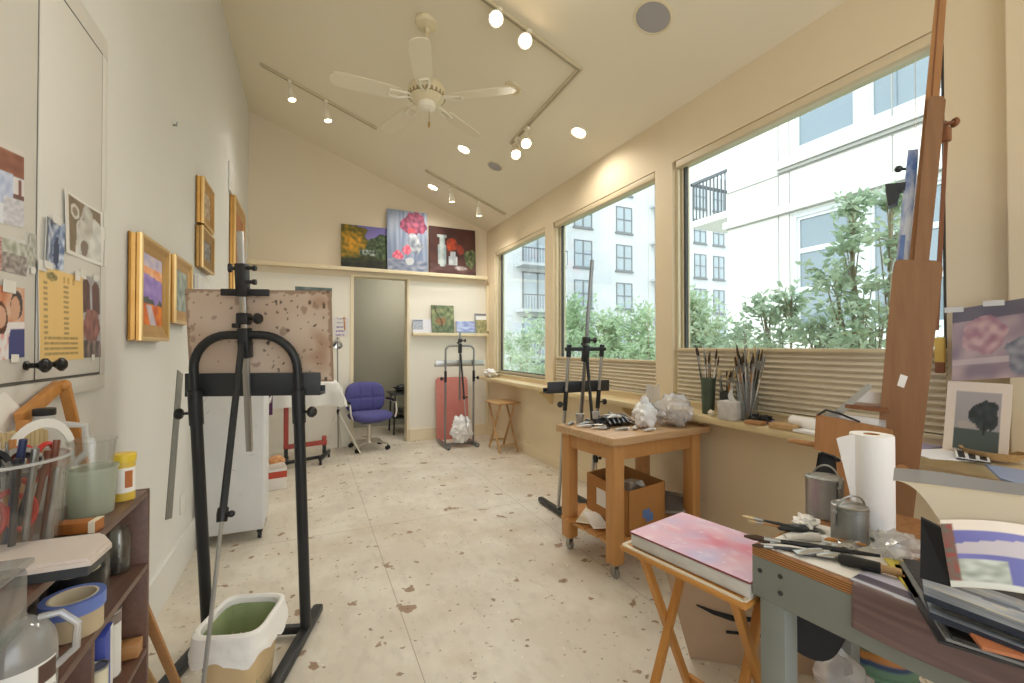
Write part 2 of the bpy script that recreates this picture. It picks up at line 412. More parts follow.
def track(label, pts, heads, power, drop=.11, size=1.0, aim=(0, 0, -1), glowm='bulb_warm'):
    pts = [ceil_pt(*p) if len(p) == 2 else V(p) for p in pts]
    t = thing('track_light', label, 'ceiling light', pts[0])
    for a, b_ in zip(pts, pts[1:]):
        d = (b_ - a).normalized(); m = MB(); m.bar(a - CN * .012 - d * .017, b_ - CN * .012 + d * .017, .034, .022, up=CN, bev=.003); m.build('track_rail', 'track_metal', t, world=True)
        m = MB(); m.bar(a - CN * .024, b_ - CN * .024, .012, .003, up=CN); m.build('track_slot', 'track_slot', t, world=True)
    for q in heads:
        u, v, top = q[:3]; base = ceil_pt(*top); b0 = atV(u, v, base); ax = V(q[3] if len(q) > 3 else aim).normalized()
        h = MB(); h.box(base - CN * .03, (.03, .07, .025), bev=.004); h.tube([base - CN * .03, b0 - ax * .07 * size], .006, 8)
        prof = [(.0, -.10), (.022, -.10), (.028, -.085), (.03, -.05), (.038, -.02), (.042, .012), (.036, .012), (.03, -.004), (0, -.004)]
        h.lathe([(r * size, z * size) for r, z in prof], b0, 20, ax=ax)
        hd = h.build('spot_head', 'fixture_white', t, world=True)
        bl = MB(); bl.lathe([(0, .016 * size), (.016 * size, .014 * size), (.028 * size, .008 * size), (.033 * size, -.002 * size)], b0, 18, ax=ax); bl.build('bulb', glowm, hd, world=True)
        lamp('spot_lamp', 'SPOT', b0 + ax * .03, power, t, ax, .04, .8, 125)
    return t
lamp('hall_fill_lamp', 'POINT', (1.5, 6.95, 2.4), 16, None, None, .1)  # unseen point lamp added to brighten the hall
track('straight two-headed track light on the high side of the ceiling', [(262, 64), (376, 127)], [(292, 99, (291, 80), (.15, -.1, -1)), (328, 120, (327, 100), (.15, -.1, -1))], 18)
track('angled track light with four bright heads on the near ceiling', [(.75, 2.714, cz(.75)), (580, 68), (512, 142)],
      [(496, 19, (500, 8), (-.25, -.75, -.55)), (525, 41, (529, 30), (-.25, -.75, -.55)), (526, 143, (528, 126), (-.2, -.6, -.8)), (516, 154, (518, 136), (-.2, -.6, -.8))], 18, size=1.25, glowm='bulb_hot')
track('short two-headed track light by the far end of the ceiling', [(427, 170), (505, 213)], [(452, 201, (451, 187), (.1, .1, -1)), (479, 215, (479, 200), (.1, .1, -1))], 18)
def recessed(u, v, label):
    c = ceil_pt(u, v); t = thing('recessed_light', label, 'ceiling light', c, 0, 'recessed downlights')
    MB().lathe([(.062, .0), (.088, .0), (.092, -.006), (.086, -.012), (.066, -.012), (.060, -.004)], c, 28, ax=CN).build('trim_ring', 'fixture_white', t, world=True)
    MB().lathe([(0, -.006), (.05, -.007), (.062, -.002), (.062, .0), (0, .0)], c, 24, ax=CN).build('lens', 'bulb_warm', t, world=True)
    lamp('down_lamp', 'SPOT', c - CN * .03, 24, t, (0, 0, -1), .06, .7, 150)
recessed(579, 132, 'recessed downlight nearest the windows')
recessed(464, 149, 'recessed downlight just beyond the ceiling fan')
recessed(433, 187, 'recessed downlight farthest away, by the short track')
def speaker(u, v, r, label, m1='speaker_mesh'):
    c = ceil_pt(u, v); t = thing('ceiling_speaker', label, 'speaker', c)
    MB().lathe([(r * .9, 0), (r, 0), (r, -.006), (r * .92, -.01), (r * .88, -.008), (r * .88, 0)], c, 32, ax=CN).build('rim', 'fixture_cream', t, world=True)
    MB().lathe([(0, -.008), (r * .5, -.0075), (r * .89, -.005), (r * .89, .0), (0, 0)], c, 32, ax=CN).build('grille', m1, t, world=True)
speaker(653, 17, .118, 'round grey ceiling speaker near the front window')
speaker(495, 166, .09, 'round grey ceiling speaker over the middle of the room')
c = ceil_pt(513, 88); m = MB(); m.lathe([(0, -.012), (.035, -.013), (.04, -.006), (.05, -.006), (.054, -.014), (.068, -.014), (.075, 0), (0, 0)], c, 32, ax=CN)
solo(m, 'smoke_detector', 'fixture_cream', 'small round cream smoke detector on the ceiling right of the fan', 'smoke detector')

# ceiling fan, at rest
FAN0 = 36
c = ceil_pt(427, 23); hub = atV(428, 95, c); fx, fy = c.x, c.y; hz = hub.z
t = thing('ceiling_fan', 'cream five-bladed ceiling fan hanging from the sloped ceiling', 'ceiling fan', (fx, fy, hz))
MB().lathe([(0, .02), (.085, .02), (.09, -.0), (.08, -.022), (.04, -.04), (.0, -.042)], c, 28).build('canopy', 'fixture_cream', t, world=True)
m = MB(); m.cyl((fx, fy, c.z - .03), (fx, fy, hz + .1), .0075); m.lathe([(0, .0), (.02, -.01), (.018, -.03), (0, -.035)], (fx, fy, c.z - .035), 14); m.lathe([(0, .13), (.022, .12), (.025, .09), (.0, .085)], (fx, fy, hz), 16); m.build('down_rod', 'fixture_cream', t, world=True)
m = MB(); m.lathe([(0, .105), (.05, .10), (.10, .085), (.132, .05), (.138, .01), (.132, -.02), (.115, -.04), (.075, -.055), (.07, -.06), (0, -.06)], (fx, fy, hz), 36); mo = m.build('motor_housing', 'fixture_cream', t, world=True)
m = MB(); pr = []
for k in range(96):
    a = 2 * pi * k / 96; r = .1375 if k % 4 < 2 else .1305; pr.append((fx + cos(a) * r, fy + sin(a) * r))
m.prism([(x, y, hz - .026) for x, y in pr], (0, 0, .028)); m.build('vent_ring', mat('vent_dark', '#a08f6c', .7), mo, world=True, smooth=False)
m = MB(); m.lathe([(0, -.06), (.062, -.06), (.066, -.075), (.06, -.1), (.04, -.112), (0, -.115)], (fx, fy, hz), 28); m.build('switch_housing', 'fixture_white', t, world=True)
m = MB(); m.tube([(fx + .01, fy - .03, hz - .11), (fx + .01, fy - .03, hz - .21)], .0016, 6); m.lathe([(0, 0), (.006, -.004), (.008, -.03), (.004, -.045), (0, -.046)], (fx + .01, fy - .03, hz - .21), 10); m.build('pull_chain', 'brass', t, world=True)
for k in range(5):
    a = R(FAN0 + 72 * k); Mx = Matrix.Translation((fx, fy, hz - .04)) @ Matrix.Rotation(a, 4, 'Z') @ Matrix.Rotation(R(11), 4, 'X')
    m = MB(); m.prism([Mx @ V(p) for p in [(.2, -.052, 0), (.26, -.062, 0), (.58, -.07, 0), (.64, -.06, 0), (.665, -.03, 0), (.67, 0, 0), (.665, .03, 0), (.64, .06, 0), (.58, .07, 0), (.26, .062, 0), (.2, .052, 0)]], Mx.to_3x3() @ V((0, 0, .007)))
    bl = m.build('blade', mat('blade_cream', '#e5dbc2', .45), t, world=True)
    m = MB(); pts = [(.09, 0, .0), (.14, .02, .008), (.2, .03, -.004), (.27, .028, -.006), (.275, 0, -.006), (.27, -.028, -.006), (.2, -.03, -.004), (.14, -.02, .008)]
    m.tube([Mx @ V(p) for p in pts], .008, 8, closed=True); m.build('blade_arm', 'fixture_white', bl, world=True)

# ================================================================== outside
world = bpy.data.worlds.new('sky'); SC.world = world; world.use_nodes = True; nt = world.node_tree
bg = nt.nodes['Background']; tc = N(nt, 'ShaderNodeTexCoord'); sep = N(nt, 'ShaderNodeSeparateXYZ'); nt.links.new(tc.outputs['Generated'], sep.inputs[0])
rp = N(nt, 'ShaderNodeValToRGB'); rp.color_ramp.elements[0].position = .0; rp.color_ramp.elements[0].color = (*S('#f2f3f4'), 1); rp.color_ramp.elements[1].position = .9; rp.color_ramp.elements[1].color = (*S('#bcd4f2'), 1)
nt.links.new(sep.outputs['Z'], rp.inputs[0])
cl = N(nt, 'ShaderNodeTexNoise', Scale=2.4, Detail=6); nt.links.new(tc.outputs['Generated'], cl.inputs['Vector'])
cr = N(nt, 'ShaderNodeValToRGB'); cr.color_ramp.elements[0].position = .45; cr.color_ramp.elements[1].position = .65; nt.links.new(cl.outputs['Fac'], cr.inputs[0])
mx = N(nt, 'ShaderNodeMix', data_type='RGBA'); nt.links.new(cr.outputs[0], mx.inputs[0]); nt.links.new(rp.outputs[0], mx.inputs[6]); mx.inputs[7].default_value = (*S('#f6f7f9'), 1)
nt.links.new(mx.outputs[2], bg.inputs['Color']); bg.inputs['Strength'].default_value = 2.3
sun = bpy.data.lights.new('sun', 'SUN'); sun.energy = 1.7; sun.angle = R(2); sun.color = (1, .97, .92)
so = bpy.data.objects.new('sun', sun); COL.objects.link(so); so.location = (-6, -3, 12); so.rotation_euler = V((1, .38, -.95)).to_track_quat('-Z', 'Y').to_euler()

mat('stucco_white', '#eceae4', .9, col2='#e3e1dc', scale=.6, amt=.6); mat('stucco_groove', '#9c9a96', .9); mat('stucco_grey', '#d6d6d6', .9, col2='#cccdd0', scale=.3, amt=.6)
mat('slab_grey', '#b9babd', .9); mat('rail_dark', '#5b5e63', .5); mat('window_white', '#cfd3d5', .4); mat('window_bronze', '#77797c', .4)
mat('room_dark', '#8797a3', .9); mat('curtain', '#dfe3e2', .9); mat('lawn', '#a8a898', .95, col2='#98998a', scale=2)
mt, nt_, b_ = newmat('pale_glass'); b_.inputs['Base Color'].default_value = (*S('#a7b1b8'), 1); b_.inputs['Roughness'].default_value = .05; b_.inputs['Specular IOR Level'].default_value = .8; MATS['pale_glass'] = mt
mt, nt_, b_ = newmat('facade_glass'); b_.inputs['Base Color'].default_value = (*S('#7f8b94'), 1); b_.inputs['Roughness'].default_value = .04; b_.inputs['Specular IOR Level'].default_value = .9; b_.inputs['Metallic'].default_value = .15; MATS['facade_glass'] = mt
m = MB(); m.bb((XO + .02, -30, -3.3), (60, 60, -3.2)); o = m.build('ground', 'lawn', smooth=False); o['kind'] = 'structure'

# white neighbour block, parallel to the window wall
BX = 9.0
t = thing('white_building', 'big sunlit white building filling the near window', 'building', (BX + 3, 2, -3.2))
yc = atX(728, 300, BX).y
ROWS = []
def bwin(u0, u1, vt, vb, ub, mull, sash, shade_=0):
    """window opening measured on the facade: left u0, right u1, top and bottom at u0"""
    p = atX(u0, vt, BX); q = atX(u0, vb, BX); y1 = p.y; y0 = atX(u1, vt, BX).y; z1, z0 = p.z, q.z
    return (y0, y1, z0, z1, mull, sash)
up_z0 = atX(790, 156, BX).z; up_z1 = up_z0 + 1.55
lo_z1 = atX(792, 214, BX).z; lo_z0 = lo_z1 - 2.45
y1 = atX(791, 200, BX).y; y0 = atX(957, 120, BX).y
holes = [(y0, y1, up_z0, up_z1), (y0, y1, lo_z0, lo_z1), (y0 - 7.5, y1 - 7.2, up_z0, up_z1), (y0 - 7.5, y1 - 7.2, lo_z0, lo_z1)]
m = MB()
ys = [yc, y1, y0, y1 - 7.2, y0 - 7.5, -16]; zz = [-3.2, lo_z0, lo_z1, up_z0, up_z1, 11]
for i in range(5):
    for j in range(5):
        if i in (1, 3) and j in (1, 3): continue
        m.bb((BX, ys[i + 1], zz[j]), (BX + .35, ys[i], zz[j + 1]))
m.bb((BX + .35, yc - .35, -3.2), (BX + 8, yc, 11)); m.bb((BX + 8, -16, -3.2), (BX + 8.3, yc, 11)); m.bb((BX, -16, 11), (BX + 8.3, yc, 11.3))
m.build('facade_wall', 'stucco_white', t, world=True, smooth=False)
m = MB(); zg = atX(729, 194, BX).z
m.bb((BX - .03, -16, lo_z1 + .02), (BX, yc, lo_z1 + .05)); m.bb((BX - .06, -16, up_z0 - .30), (BX, atX(779, 150, BX).y, up_z0 - .24))
m.bb((BX - .025, -16, zg), (BX, yc, zg + .02))
for u in (779, 790):
    y = atX(u, 200, BX).y; m.bb((BX - .012, y, -3.2), (BX, y + .02, 11))
y = atX(893, 120, BX).y; m.bb((BX - .012, y, lo_z1), (BX, y + .02, 11))
m.build('facade_joints', 'stucco_groove', t, world=True, smooth=False)
m = MB(); m.bb((BX - .1, -16, lo_z1 + .05), (BX, yc + .05, lo_z1 + .2)); m.bb((BX - .1, -16, up_z0 - .22), (BX, atX(779, 150, BX).y + .02, up_z0 - .06))
m.build('string_course', 'stucco_white', t, world=True, smooth=False)
for (a, b2, z0, z1) in holes:
    f = .09; m = MB(); yc2 = (a + b2) / 2
    for (p, q, r, s) in ((a + f, b2 - f, z1 - f, z1), (a + f, b2 - f, z0, z0 + f), (a, a + f, z0, z1), (b2 - f, b2, z0, z1), (yc2 - .11, yc2 + .11, z0 + f, z1 - f)): m.bb((BX + .02, p, r), (BX + .16, q, s))
    tall = z1 - z0 > 2
    for s0, s1 in ((a + f, yc2 - .11), (yc2 + .11, b2 - f)):
        for (p, q, r, s) in ((s0 + .05, s1 - .05, z0 + f, z0 + f + .06), (s0 + .05, s1 - .05, z1 - f - .06, z1 - f), (s0, s0 + .05, z0 + f, z1 - f), (s1 - .05, s1, z0 + f, z1 - f)): m.bb((BX + .05, p, r), (BX + .12, q, s))
        if tall:
            for k in (.36, .68): zc = z0 + (z1 - z0) * k; m.bb((BX + .053, s0 + .05, zc - .05), (BX + .117, s1 - .05, zc + .05))
    w = m.build('window', 'window_white', t, world=True, smooth=False)
    m = MB(); m.bb((BX + .08, a + .05, z0 + .05), (BX + .09, b2 - .05, z1 - .05)); m.build('pane', 'facade_glass', w, world=True, smooth=False)
# balcony at its corner
yb0, yb1 = yc + .02, yc + 1.3; zb = atX(728, 207, BX).z
m = MB(); m.bb((BX + .2, yb0, zb - .16), (BX + 2.6, yb1, zb)); bal = m.build('balcony', 'stucco_white', t, world=True, smooth=False)
m = MB(); m.bb((BX + .2, yb1 - .05, zb + .95), (BX + 2.6, yb1, zb + 1.02)); m.bb((BX + .2, yb0, zb + .95), (BX + .26, yb1, zb + 1.02))
for k in range(12): m.bb((BX + .215, yb0 + k * .11, zb), (BX + .24, yb0 + .025 + k * .11, zb + .96))
m.build('railing', 'rail_dark', bal, world=True, smooth=False)

# grey apartment block across the end of the street
GY = 30.0
t = thing('apartment_block', 'pale grey apartment block with balconies beyond the far windows', 'building', (14, GY + 4, -3.2))
def gx(u, v=250): return atY(u, v, GY).x
def gz(u, v): return atY(u, v, GY).z
rows = [(gz(624, 207), gz(624, 233)), (gz(624, 245), gz(624, 270)), (gz(624, 283), gz(624, 309))]
pitch = (rows[0][0] - rows[2][0]) / 2; wh = rows[0][0] - rows[0][1]
rows = [(rows[1][0] + k * pitch, rows[1][0] + k * pitch - wh) for k in (-4, -3, -2, -1, 0, 1, 2, 3)]
cols = [(gx(574), gx(592)), (gx(616), gx(632)), (gx(694), gx(706)), (gx(664), gx(675)), (gx(713), gx(724))]
x0, x1 = gx(556), gx(760)
m = MB(); m.bb((x0, GY, -3.2), (x1 + 8, GY + 8, rows[-2][0] + 1.0)); m.bb((gx(470), GY - 1.6, -3.2), (x0, GY + 8, rows[-2][0] + 1.0)); m.build('facade_wall', 'stucco_grey', t, world=True, smooth=False)
for k, (z1, z0) in enumerate(rows[:-1]):
    for ci, (a, b2) in enumerate(cols):
        m = MB(); f = .09
        for (p, q, r, s) in ((a, b2, z1 - f, z1), (a, b2, z0, z0 + f), (a, a + f, z0, z1), (b2 - f, b2, z0, z1), ((a + b2) / 2 - .06, (a + b2) / 2 + .06, z0, z1), (a, b2, (z0 + z1) / 2 - .05, (z0 + z1) / 2 + .05)): m.bb((p, GY - .05 + (.004 if q - p > s - r else 0) - (.004 if q - p < .13 and p > a + .1 else 0), r), (q, GY + .02, s))
        m.bb((a - .1, GY - .12, z0 - .14), (b2 + .1, GY, z0))
        w = m.build('window', 'window_bronze', t, world=True, smooth=False)
        m = MB(); m.bb((a + .05, GY - .02, z0 + .05), (b2 - .05, GY - .012, z1 - .05)); m.build('pane', 'pale_glass', w, world=True, smooth=False)
for k, (z1, z0) in enumerate(rows[:-1]):
    for (a, b2, yy) in ((gx(506), gx(548), GY - 1.6), (gx(650), gx(662), GY)):
        m = MB(); m.bb((a, yy - 1.3, z0 - .75), (b2, yy, z0 - .55)); bal = m.build('balcony', 'slab_grey', t, world=True, smooth=False)
        m = MB(); m.bb((a, yy - 1.3, z0 + .4), (b2, yy - 1.24, z0 + .47))
        n = int((b2 - a) / .22)
        for i in range(n + 1): x = a + (b2 - a - .03) * i / n; m.bb((x, yy - 1.28, z0 - .55), (x + .03, yy - 1.25, z0 + .4))
        m.build('railing', 'rail_dark', bal, world=True, smooth=False)
        m = MB(); m.bb((a + .6, yy - .05, z0 - .5), (b2 - .5, yy - .02, z1)); m.build('balcony_door', 'pale_glass', bal, world=True, smooth=False)
        m = MB(); c0 = (a + b2) / 2
        for x in (a + .55, c0 - .05, b2 - .55): m.bb((x, yy - .09, z0 - .5), (x + .1, yy - .02, z1))
        m.bb((a + .55, yy - .09, z1 - .1), (b2 - .45, yy - .02, z1)); m.build('door_frame', 'window_bronze', bal, world=True, smooth=False)

# trees and shrubs whose crowns reach window height
def leafmat(name, c1, c2):
    m, nt, b = newmat(name); L = nt.links.new
    tc = N(nt, 'ShaderNodeTexCoord'); z = N(nt, 'ShaderNodeTexNoise', Scale=5, Detail=3); L(tc.outputs['Object'], z.inputs['Vector'])
    r = N(nt, 'ShaderNodeValToRGB'); r.color_ramp.elements[0].position = .35; r.color_ramp.elements[1].position = .65; r.color_ramp.elements[0].color = (*S(c1), 1); r.color_ramp.elements[1].color = (*S(c2), 1)
    L(z.outputs['Fac'], r.inputs[0]); L(r.outputs[0], b.inputs['Base Color']); b.inputs['Roughness'].default_value = .5
    tr = N(nt, 'ShaderNodeBsdfTranslucent'); L(r.outputs[0], tr.inputs[0]); mx = N(nt, 'ShaderNodeMixShader'); mx.inputs[0].default_value = .45
    L(b.outputs[0], mx.inputs[1]); L(tr.outputs[0], mx.inputs[2]); L(mx.outputs[0], nt.nodes['Material Output'].inputs[0]); MATS[name] = m
leafmat('leaf_soft', '#a1b594', '#ccd9bf'); leafmat('leaf_mid', '#94ad86', '#c0d3b0'); leafmat('leaf_near', '#93a98c', '#cbd9c0')
mat('bark', '#8d8470', .9)
rnd = random.Random(11)
def leaf(bm, p, d, L, W):
    d = d.normalized(); sx = d.cross(V((rnd.uniform(-1, 1), rnd.uniform(-1, 1), rnd.uniform(.2, 1)))).normalized(); nn = d.cross(sx)
    a = bm.verts.new(p); b = bm.verts.new(p + d * L * .5 + sx * W * .5 + nn * W * .15); c = bm.verts.new(p + d * L); e = bm.verts.new(p + d * L * .5 - sx * W * .5 + nn * W * .15); bm.faces.new((a, b, c, e))
def tree(label, base, top, blobs, nleaf, ll, m='leaf_soft', twigs=26):
    """blobs: crown clumps (centre, radius)"""
    t = thing('garden_tree', label, 'tree', base, 0, 'trees outside the windows')
    b = MB(); f = MB(); base = V(base); fork = base.lerp(V(top), .45)
    b.tube([base, base.lerp(fork, .5) + V((.05, .03, 0)), fork], [.06, .05, .04], 8)
    ends = []
    for c, r in blobs:
        c = V(c); b.tube([fork, fork.lerp(c, .55) + V((rnd.uniform(-.1, .1), rnd.uniform(-.1, .1), .05)), c], [.025, .016, .008], 6)
        for k in range(twigs // len(blobs) + 1):
            e = c + V((rnd.gauss(0, .5), rnd.gauss(0, .5), rnd.gauss(.15, .5))) * r; b.tube([c.lerp(fork, rnd.uniform(0, .2)), c.lerp(e, .5) + V((0, 0, .04)), e], [.006, .004, .002], 5); ends.append((c, e, r))
    per = nleaf // len(ends)
    for c, e, r in ends:
        for k in range(per):
            s = rnd.random(); p = c.lerp(e, .25 + .85 * s) + V((rnd.gauss(0, .16), rnd.gauss(0, .16), rnd.gauss(0, .16))) * r
            leaf(f.bm, p, (e - c) * .6 + V((rnd.uniform(-1, 1), rnd.uniform(-1, 1), rnd.uniform(-.8, .6))) * (e - c).length, ll * rnd.uniform(.6, 1.2), ll * .42)
    b.build('trunk', 'bark', t, world=True); f.build('foliage', m, t, world=True, smooth=False, fix=False)
def crown(us, X, jz=0): return [(tuple(atX(u, v, X)), r) for u, v, r in us]
G = -3.2
def tr_at(label, us, X, n, ll, m, tw=26):
    bl = crown(us, X); cx = sum(b[0][0] for b in bl) / len(bl); cy = sum(b[0][1] for b in bl) / len(bl); zt = max(b[0][2] for b in bl)
    tree(label, (cx, cy, G), (cx, cy, zt), bl, n, ll, m, tw)
tr_at('pale green tree behind the far narrow window', [(508, 350, .5), (526, 345, .6), (543, 340, .6), (520, 365, .6), (540, 368, .5)], 5.6, 2600, .13, 'leaf_soft', 40)
tr_at('leafy green tree at the left of the middle window', [(570, 318, .42), (583, 325, .5), (572, 345, .55), (598, 345, .55), (588, 360, .5)], 5.0, 2600, .12, 'leaf_mid', 44)
tr_at('lower green tree at the right of the middle window', [(618, 340, .45), (635, 345, .5), (650, 335, .5), (625, 362, .55), (650, 362, .5), (610, 330, .3)], 5.2, 2600, .12, 'leaf_mid', 44)
tr_at('bushy tree at the left edge of the big near window', [(694, 310, .38), (700, 335, .42), (715, 340, .4), (692, 350, .4), (725, 352, .3)], 4.6, 2200, .10, 'leaf_soft', 36)
tr_at('wide low shrub with loose sprays across the big near window', [(745, 340, .28), (765, 318, .22), (790, 305, .16), (780, 345, .28), (815, 345, .3), (850, 345, .34), (835, 325, .28)], 4.2, 1500, .095, 'leaf_near', 50)
tr_at('slender tree with upright shoots beside the big wooden easel', [(850, 205, .16), (852, 250, .2), (835, 280, .24), (860, 300, .3), (880, 330, .34), (890, 240, .2), (893, 200, .12), (870, 340, .3)], 4.0, 1500, .09, 'leaf_near', 56)

# ------------------------------------------------------------------ camera
cam = bpy.data.cameras.new('camera'); cam.sensor_width = 36; cam.lens = FPX / 1024 * 36; cam.clip_start = .02; cam.clip_end = 300
co = bpy.data.objects.new('camera', cam); COL.objects.link(co); co.location = EYE
co.rotation_euler = Matrix((RT, UP, -FW)).transposed().to_euler(); SC.camera = co
SC.view_settings.view_transform = 'Standard'; SC.view_settings.look = 'None'; SC.view_settings.gamma = 1; SC.view_settings.use_curve_mapping = False
SC.view_settings.exposure = .4
SC.cycles.use_denoising = True; SC.cycles.max_bounces = 10; SC.cycles.diffuse_bounces = 6; SC.cycles.transparent_max_bounces = 24; SC.cycles.sample_clamp_indirect = 4
SC.cycles.caustics_reflective = False; SC.cycles.caustics_refractive = False

# ================================================================== far half of the room
mat('black_metal', '#2b2d2f', .42, .3); mat('charcoal_metal', '#3c3f42', .4, .4); mat('aluminium', '#b9b9b6', .3, .9); mat('grey_metal', '#8f9092', .35, .8); mat('black_plastic', '#1d1d1e', .45)
mat('chrome', '#d8d8d8', .12, 1); mat('steel_dull', '#b4b4b0', .38, .85, col2='#90908b', scale=12, amt=.6)
wood('pine', '#c98f4e', '#b47a3c', 'Z'); wood('pine_x', '#c98f4e', '#b47a3c', 'X'); wood('maple_x', '#c8a679', '#b48d5c', 'X'); wood('oak_dark', '#8a5936', '#75472a', 'Z')
mat('paper_white', '#f0eeea', .8); mat('paper_cream', '#e9dfc8', .8); mat('masking', '#e4e2dc', .7)

def easel(name, label, loc, rz, half, ztop, ztray, ztraytop, tray, feet, lean, mast, r, upright='black_metal', lower=None, arch=True, strut=None, traymat='charcoal_metal', mastmat='aluminium', zsl=None, knob_side=1, traydepth=.07, clampz=None, bar_w=None, low=1.12, rcc=.15, foot_m='black_metal'):
    t = thing(name, label, 'easel', loc, rz); B = 'black_metal'
    def P(x, z, y=0): return V((x, y - lean * z, z))
    for s in (-1, 1):
        m = MB(); m.bar((s * half, feet[0], .03), (s * half, feet[1], .03), .05, .04, bev=.012)
        f = m.build('foot', foot_m, t)
        for y in (feet[0] - .02 * (1 if feet[0] > feet[1] else -1), feet[1] + .02):
            m = MB(); m.lathe([(0, -.014), (.014, -.013), (.017, 0), (.014, .006), (0, .006)], (s * half, y, .0145), 14); m.build('foot_pad', 'black_plastic', f)
    MB().bar((-half, 0, .035), (half, 0, .035), .03, .035, bev=.004).build('cross_bar', foot_m, t)
    zsl = zsl or ztray - .12
    if arch:
        rc = min(rcc, half * .75); pts = [P(-half, zsl), P(-half, ztop - rc)]
        pts += [P(-half + rc - rc * cos(a), ztop - rc + rc * sin(a)) for a in [pi / 2 * k / 8 for k in range(1, 9)]]
        pts += [P(half - rc + rc * sin(a), ztop - rc + rc * cos(a)) for a in [pi / 2 * k / 8 for k in range(0, 9)]] + [P(half, zsl)]
        MB().tube(pts, r, 14).build('arch_tube', upright, t)
    else:
        for s in (-1, 1): MB().tube([P(s * half, zsl), P(s * half, ztop)], r, 12).build('upright', upright, t)
        m = MB(); bw = bar_w or half + .03; m.box(P(0, ztop, .0), (2 * bw, .04, .03), bev=.006)
        for s in (-1, 1): m.cyl(P(s * half, ztop - .06), P(s * half, ztop + .035), r * 1.5)
        m.build('top_bar', B, t)
    for s in (-1, 1):
        MB().tube([P(s * half, .03), P(s * half, zsl + .02)], r * (low if lower is None else 1.05), 14).build('lower_tube', lower or upright, t)
        sl = MB().tube([P(s * half, zsl - .05), P(s * half, zsl + .1)], r * (low + .22), 14).build('sleeve', B, t)
        q = P(s * half, zsl); d = V((s, -.25, 0)).normalized()
        m = MB(); m.cyl(q + d * r, q + d * (r + .035), .006, n=8); m.lathe([(0, 0), (.018, .0), (.024, .008), (.024, .02), (.018, .028), (0, .028)], q + d * (r + .03), 12, ax=d); m.build('knob', 'black_plastic', sl)
    # tray on the painting side
    zc = (ztray + ztraytop) / 2; h = ztraytop - ztray; y0 = r * 1.4
    m = MB(); c = P((tray[0] + tray[1]) / 2, zc, y0 + .006); L = tray[1] - tray[0]
    m.box(c, (L, .01, h), bev=.002); m.box(c + V((0, traydepth / 2, -h / 2 + .006)), (L, traydepth, .012), bev=.002); m.box(c + V((0, traydepth, -h / 2 + .02)), (L, .008, .04), bev=.002)
    m.build('tray', traymat, t)
    # mast with clamps
    m = MB(); m.bar(P(0, mast[0]), P(0, mast[1]), .026, .018, up=(0, 1, 0), bev=.003); m.build('mast', mastmat, t)
    m = MB(); m.bar(P(0, ztop - .1), P(0, ztop + .03), .045, .05, up=(0, 1, 0), bev=.006); m.build('mast_sleeve', B, t)
    m = MB(); q = P(0, ztop + .07); m.box(q, (.05, .05, .05), bev=.008); m.cyl(q, q + V((.06, -.02, 0)), .008); m.lathe([(0, 0), (.02, 0), (.025, .01), (.02, .022), (0, .022)], q + V((.055, -.018, 0)), 12, ax=(1, -.3, 0)); m.box(q + V((-.03, 0, -.03)), (.03, .03, .02), bev=.004); m.build('mast_clamp', 'black_plastic', t)
    if clampz:
        m = MB(); q = P(0, clampz); m.box(q + V((0, .02, 0)), (.2, .012, .03), bev=.004); m.bar(P(0, clampz - .02), P(0, clampz + .12), .045, .045, up=(0, 1, 0), bev=.006)
        for dz in (.04, .1): m.cyl(q + V((.02, -.02, dz)), q + V((.055, -.02, dz)), .008); m.lathe([(0, 0), (.012, 0), (.012, .012), (0, .014)], q + V((.05, -.02, dz)), 10, ax=(1, 0, 0))
        m.cyl(q + V((-.02, 0, .1)), q + V((-.045, -.01, .1)), .008); m.lathe([(0, 0), (.018, 0), (.02, .012), (0, .016)], q + V((-.04, -.01, .1)), 12, ax=(-1, -.2, 0)); m.build('top_clamp', 'black_plastic', t)
    if strut:
        a = P(0, strut[1], -.03); b_ = V(strut[0]); k = strut[2]
        m = MB(); m.tube([a, a.lerp(b_, k)], [.013, .013], 10); so_ = m.build('strut', B, t)
        m = MB(); m.tube([a.lerp(b_, k - .02), b_], .007, 10); m.build('strut_rod', 'aluminium', so_)
        m = MB(); q = a.lerp(b_, k); m.lathe([(0, -.03), (.018, -.03), (.02, .0), (.018, .02), (0, .02)], q, 12, ax=a - b_); m.cyl(q, q + V((.035, -.01, 0)), .008); m.ball(q + V((.035, -.01, 0)), .013, 2); m.build('strut_lock', 'black_plastic', so_)
    return t
EM = Matrix.Translation((-.209, 2.358, 0)) @ Matrix.Rotation(R(-18.5), 4, 'Z'); EMI = EM.inverted()
easel('studio_easel', 'large black metal easel seen from behind, holding the brown board', (-.209, 2.358, 0), R(-18.5), .214, 1.40, 1.13, 1.232, (-.27, .30), (.18, -.56), .1, (.885, 1.84), .0185, strut=(EMI @ atZ(191, 795, 0), 1.36, .46), clampz=1.585, zsl=1.06, low=1.28)
easel('studio_easel', 'black and silver easel standing empty in front of the middle window', (1.985, 3.1, 0), 0, .155, 1.33, .985, 1.075, (-.31, .27), (.3, -.3), .13, (.72, 2.02), .013, upright='aluminium', arch=False, lower='aluminium', mastmat='grey_metal', traymat='charcoal_metal', zsl=.9, strut=((0, -.37, 0), 1.25, .6))
easel('studio_easel', 'silver tube easel in the far right corner beside the stool', (1.865, 5.78, 0), 0, .2, 1.36, 1.08, 1.165, (-.33, .36), (.34, -.2), .02, (.62, 1.55), .0135, upright='grey_metal', lower='grey_metal', mastmat='grey_metal', traymat='aluminium', zsl=.92, rcc=.07, low=1.1, foot_m='grey_metal', strut=((0, -.3, .3), 1.25, .6))

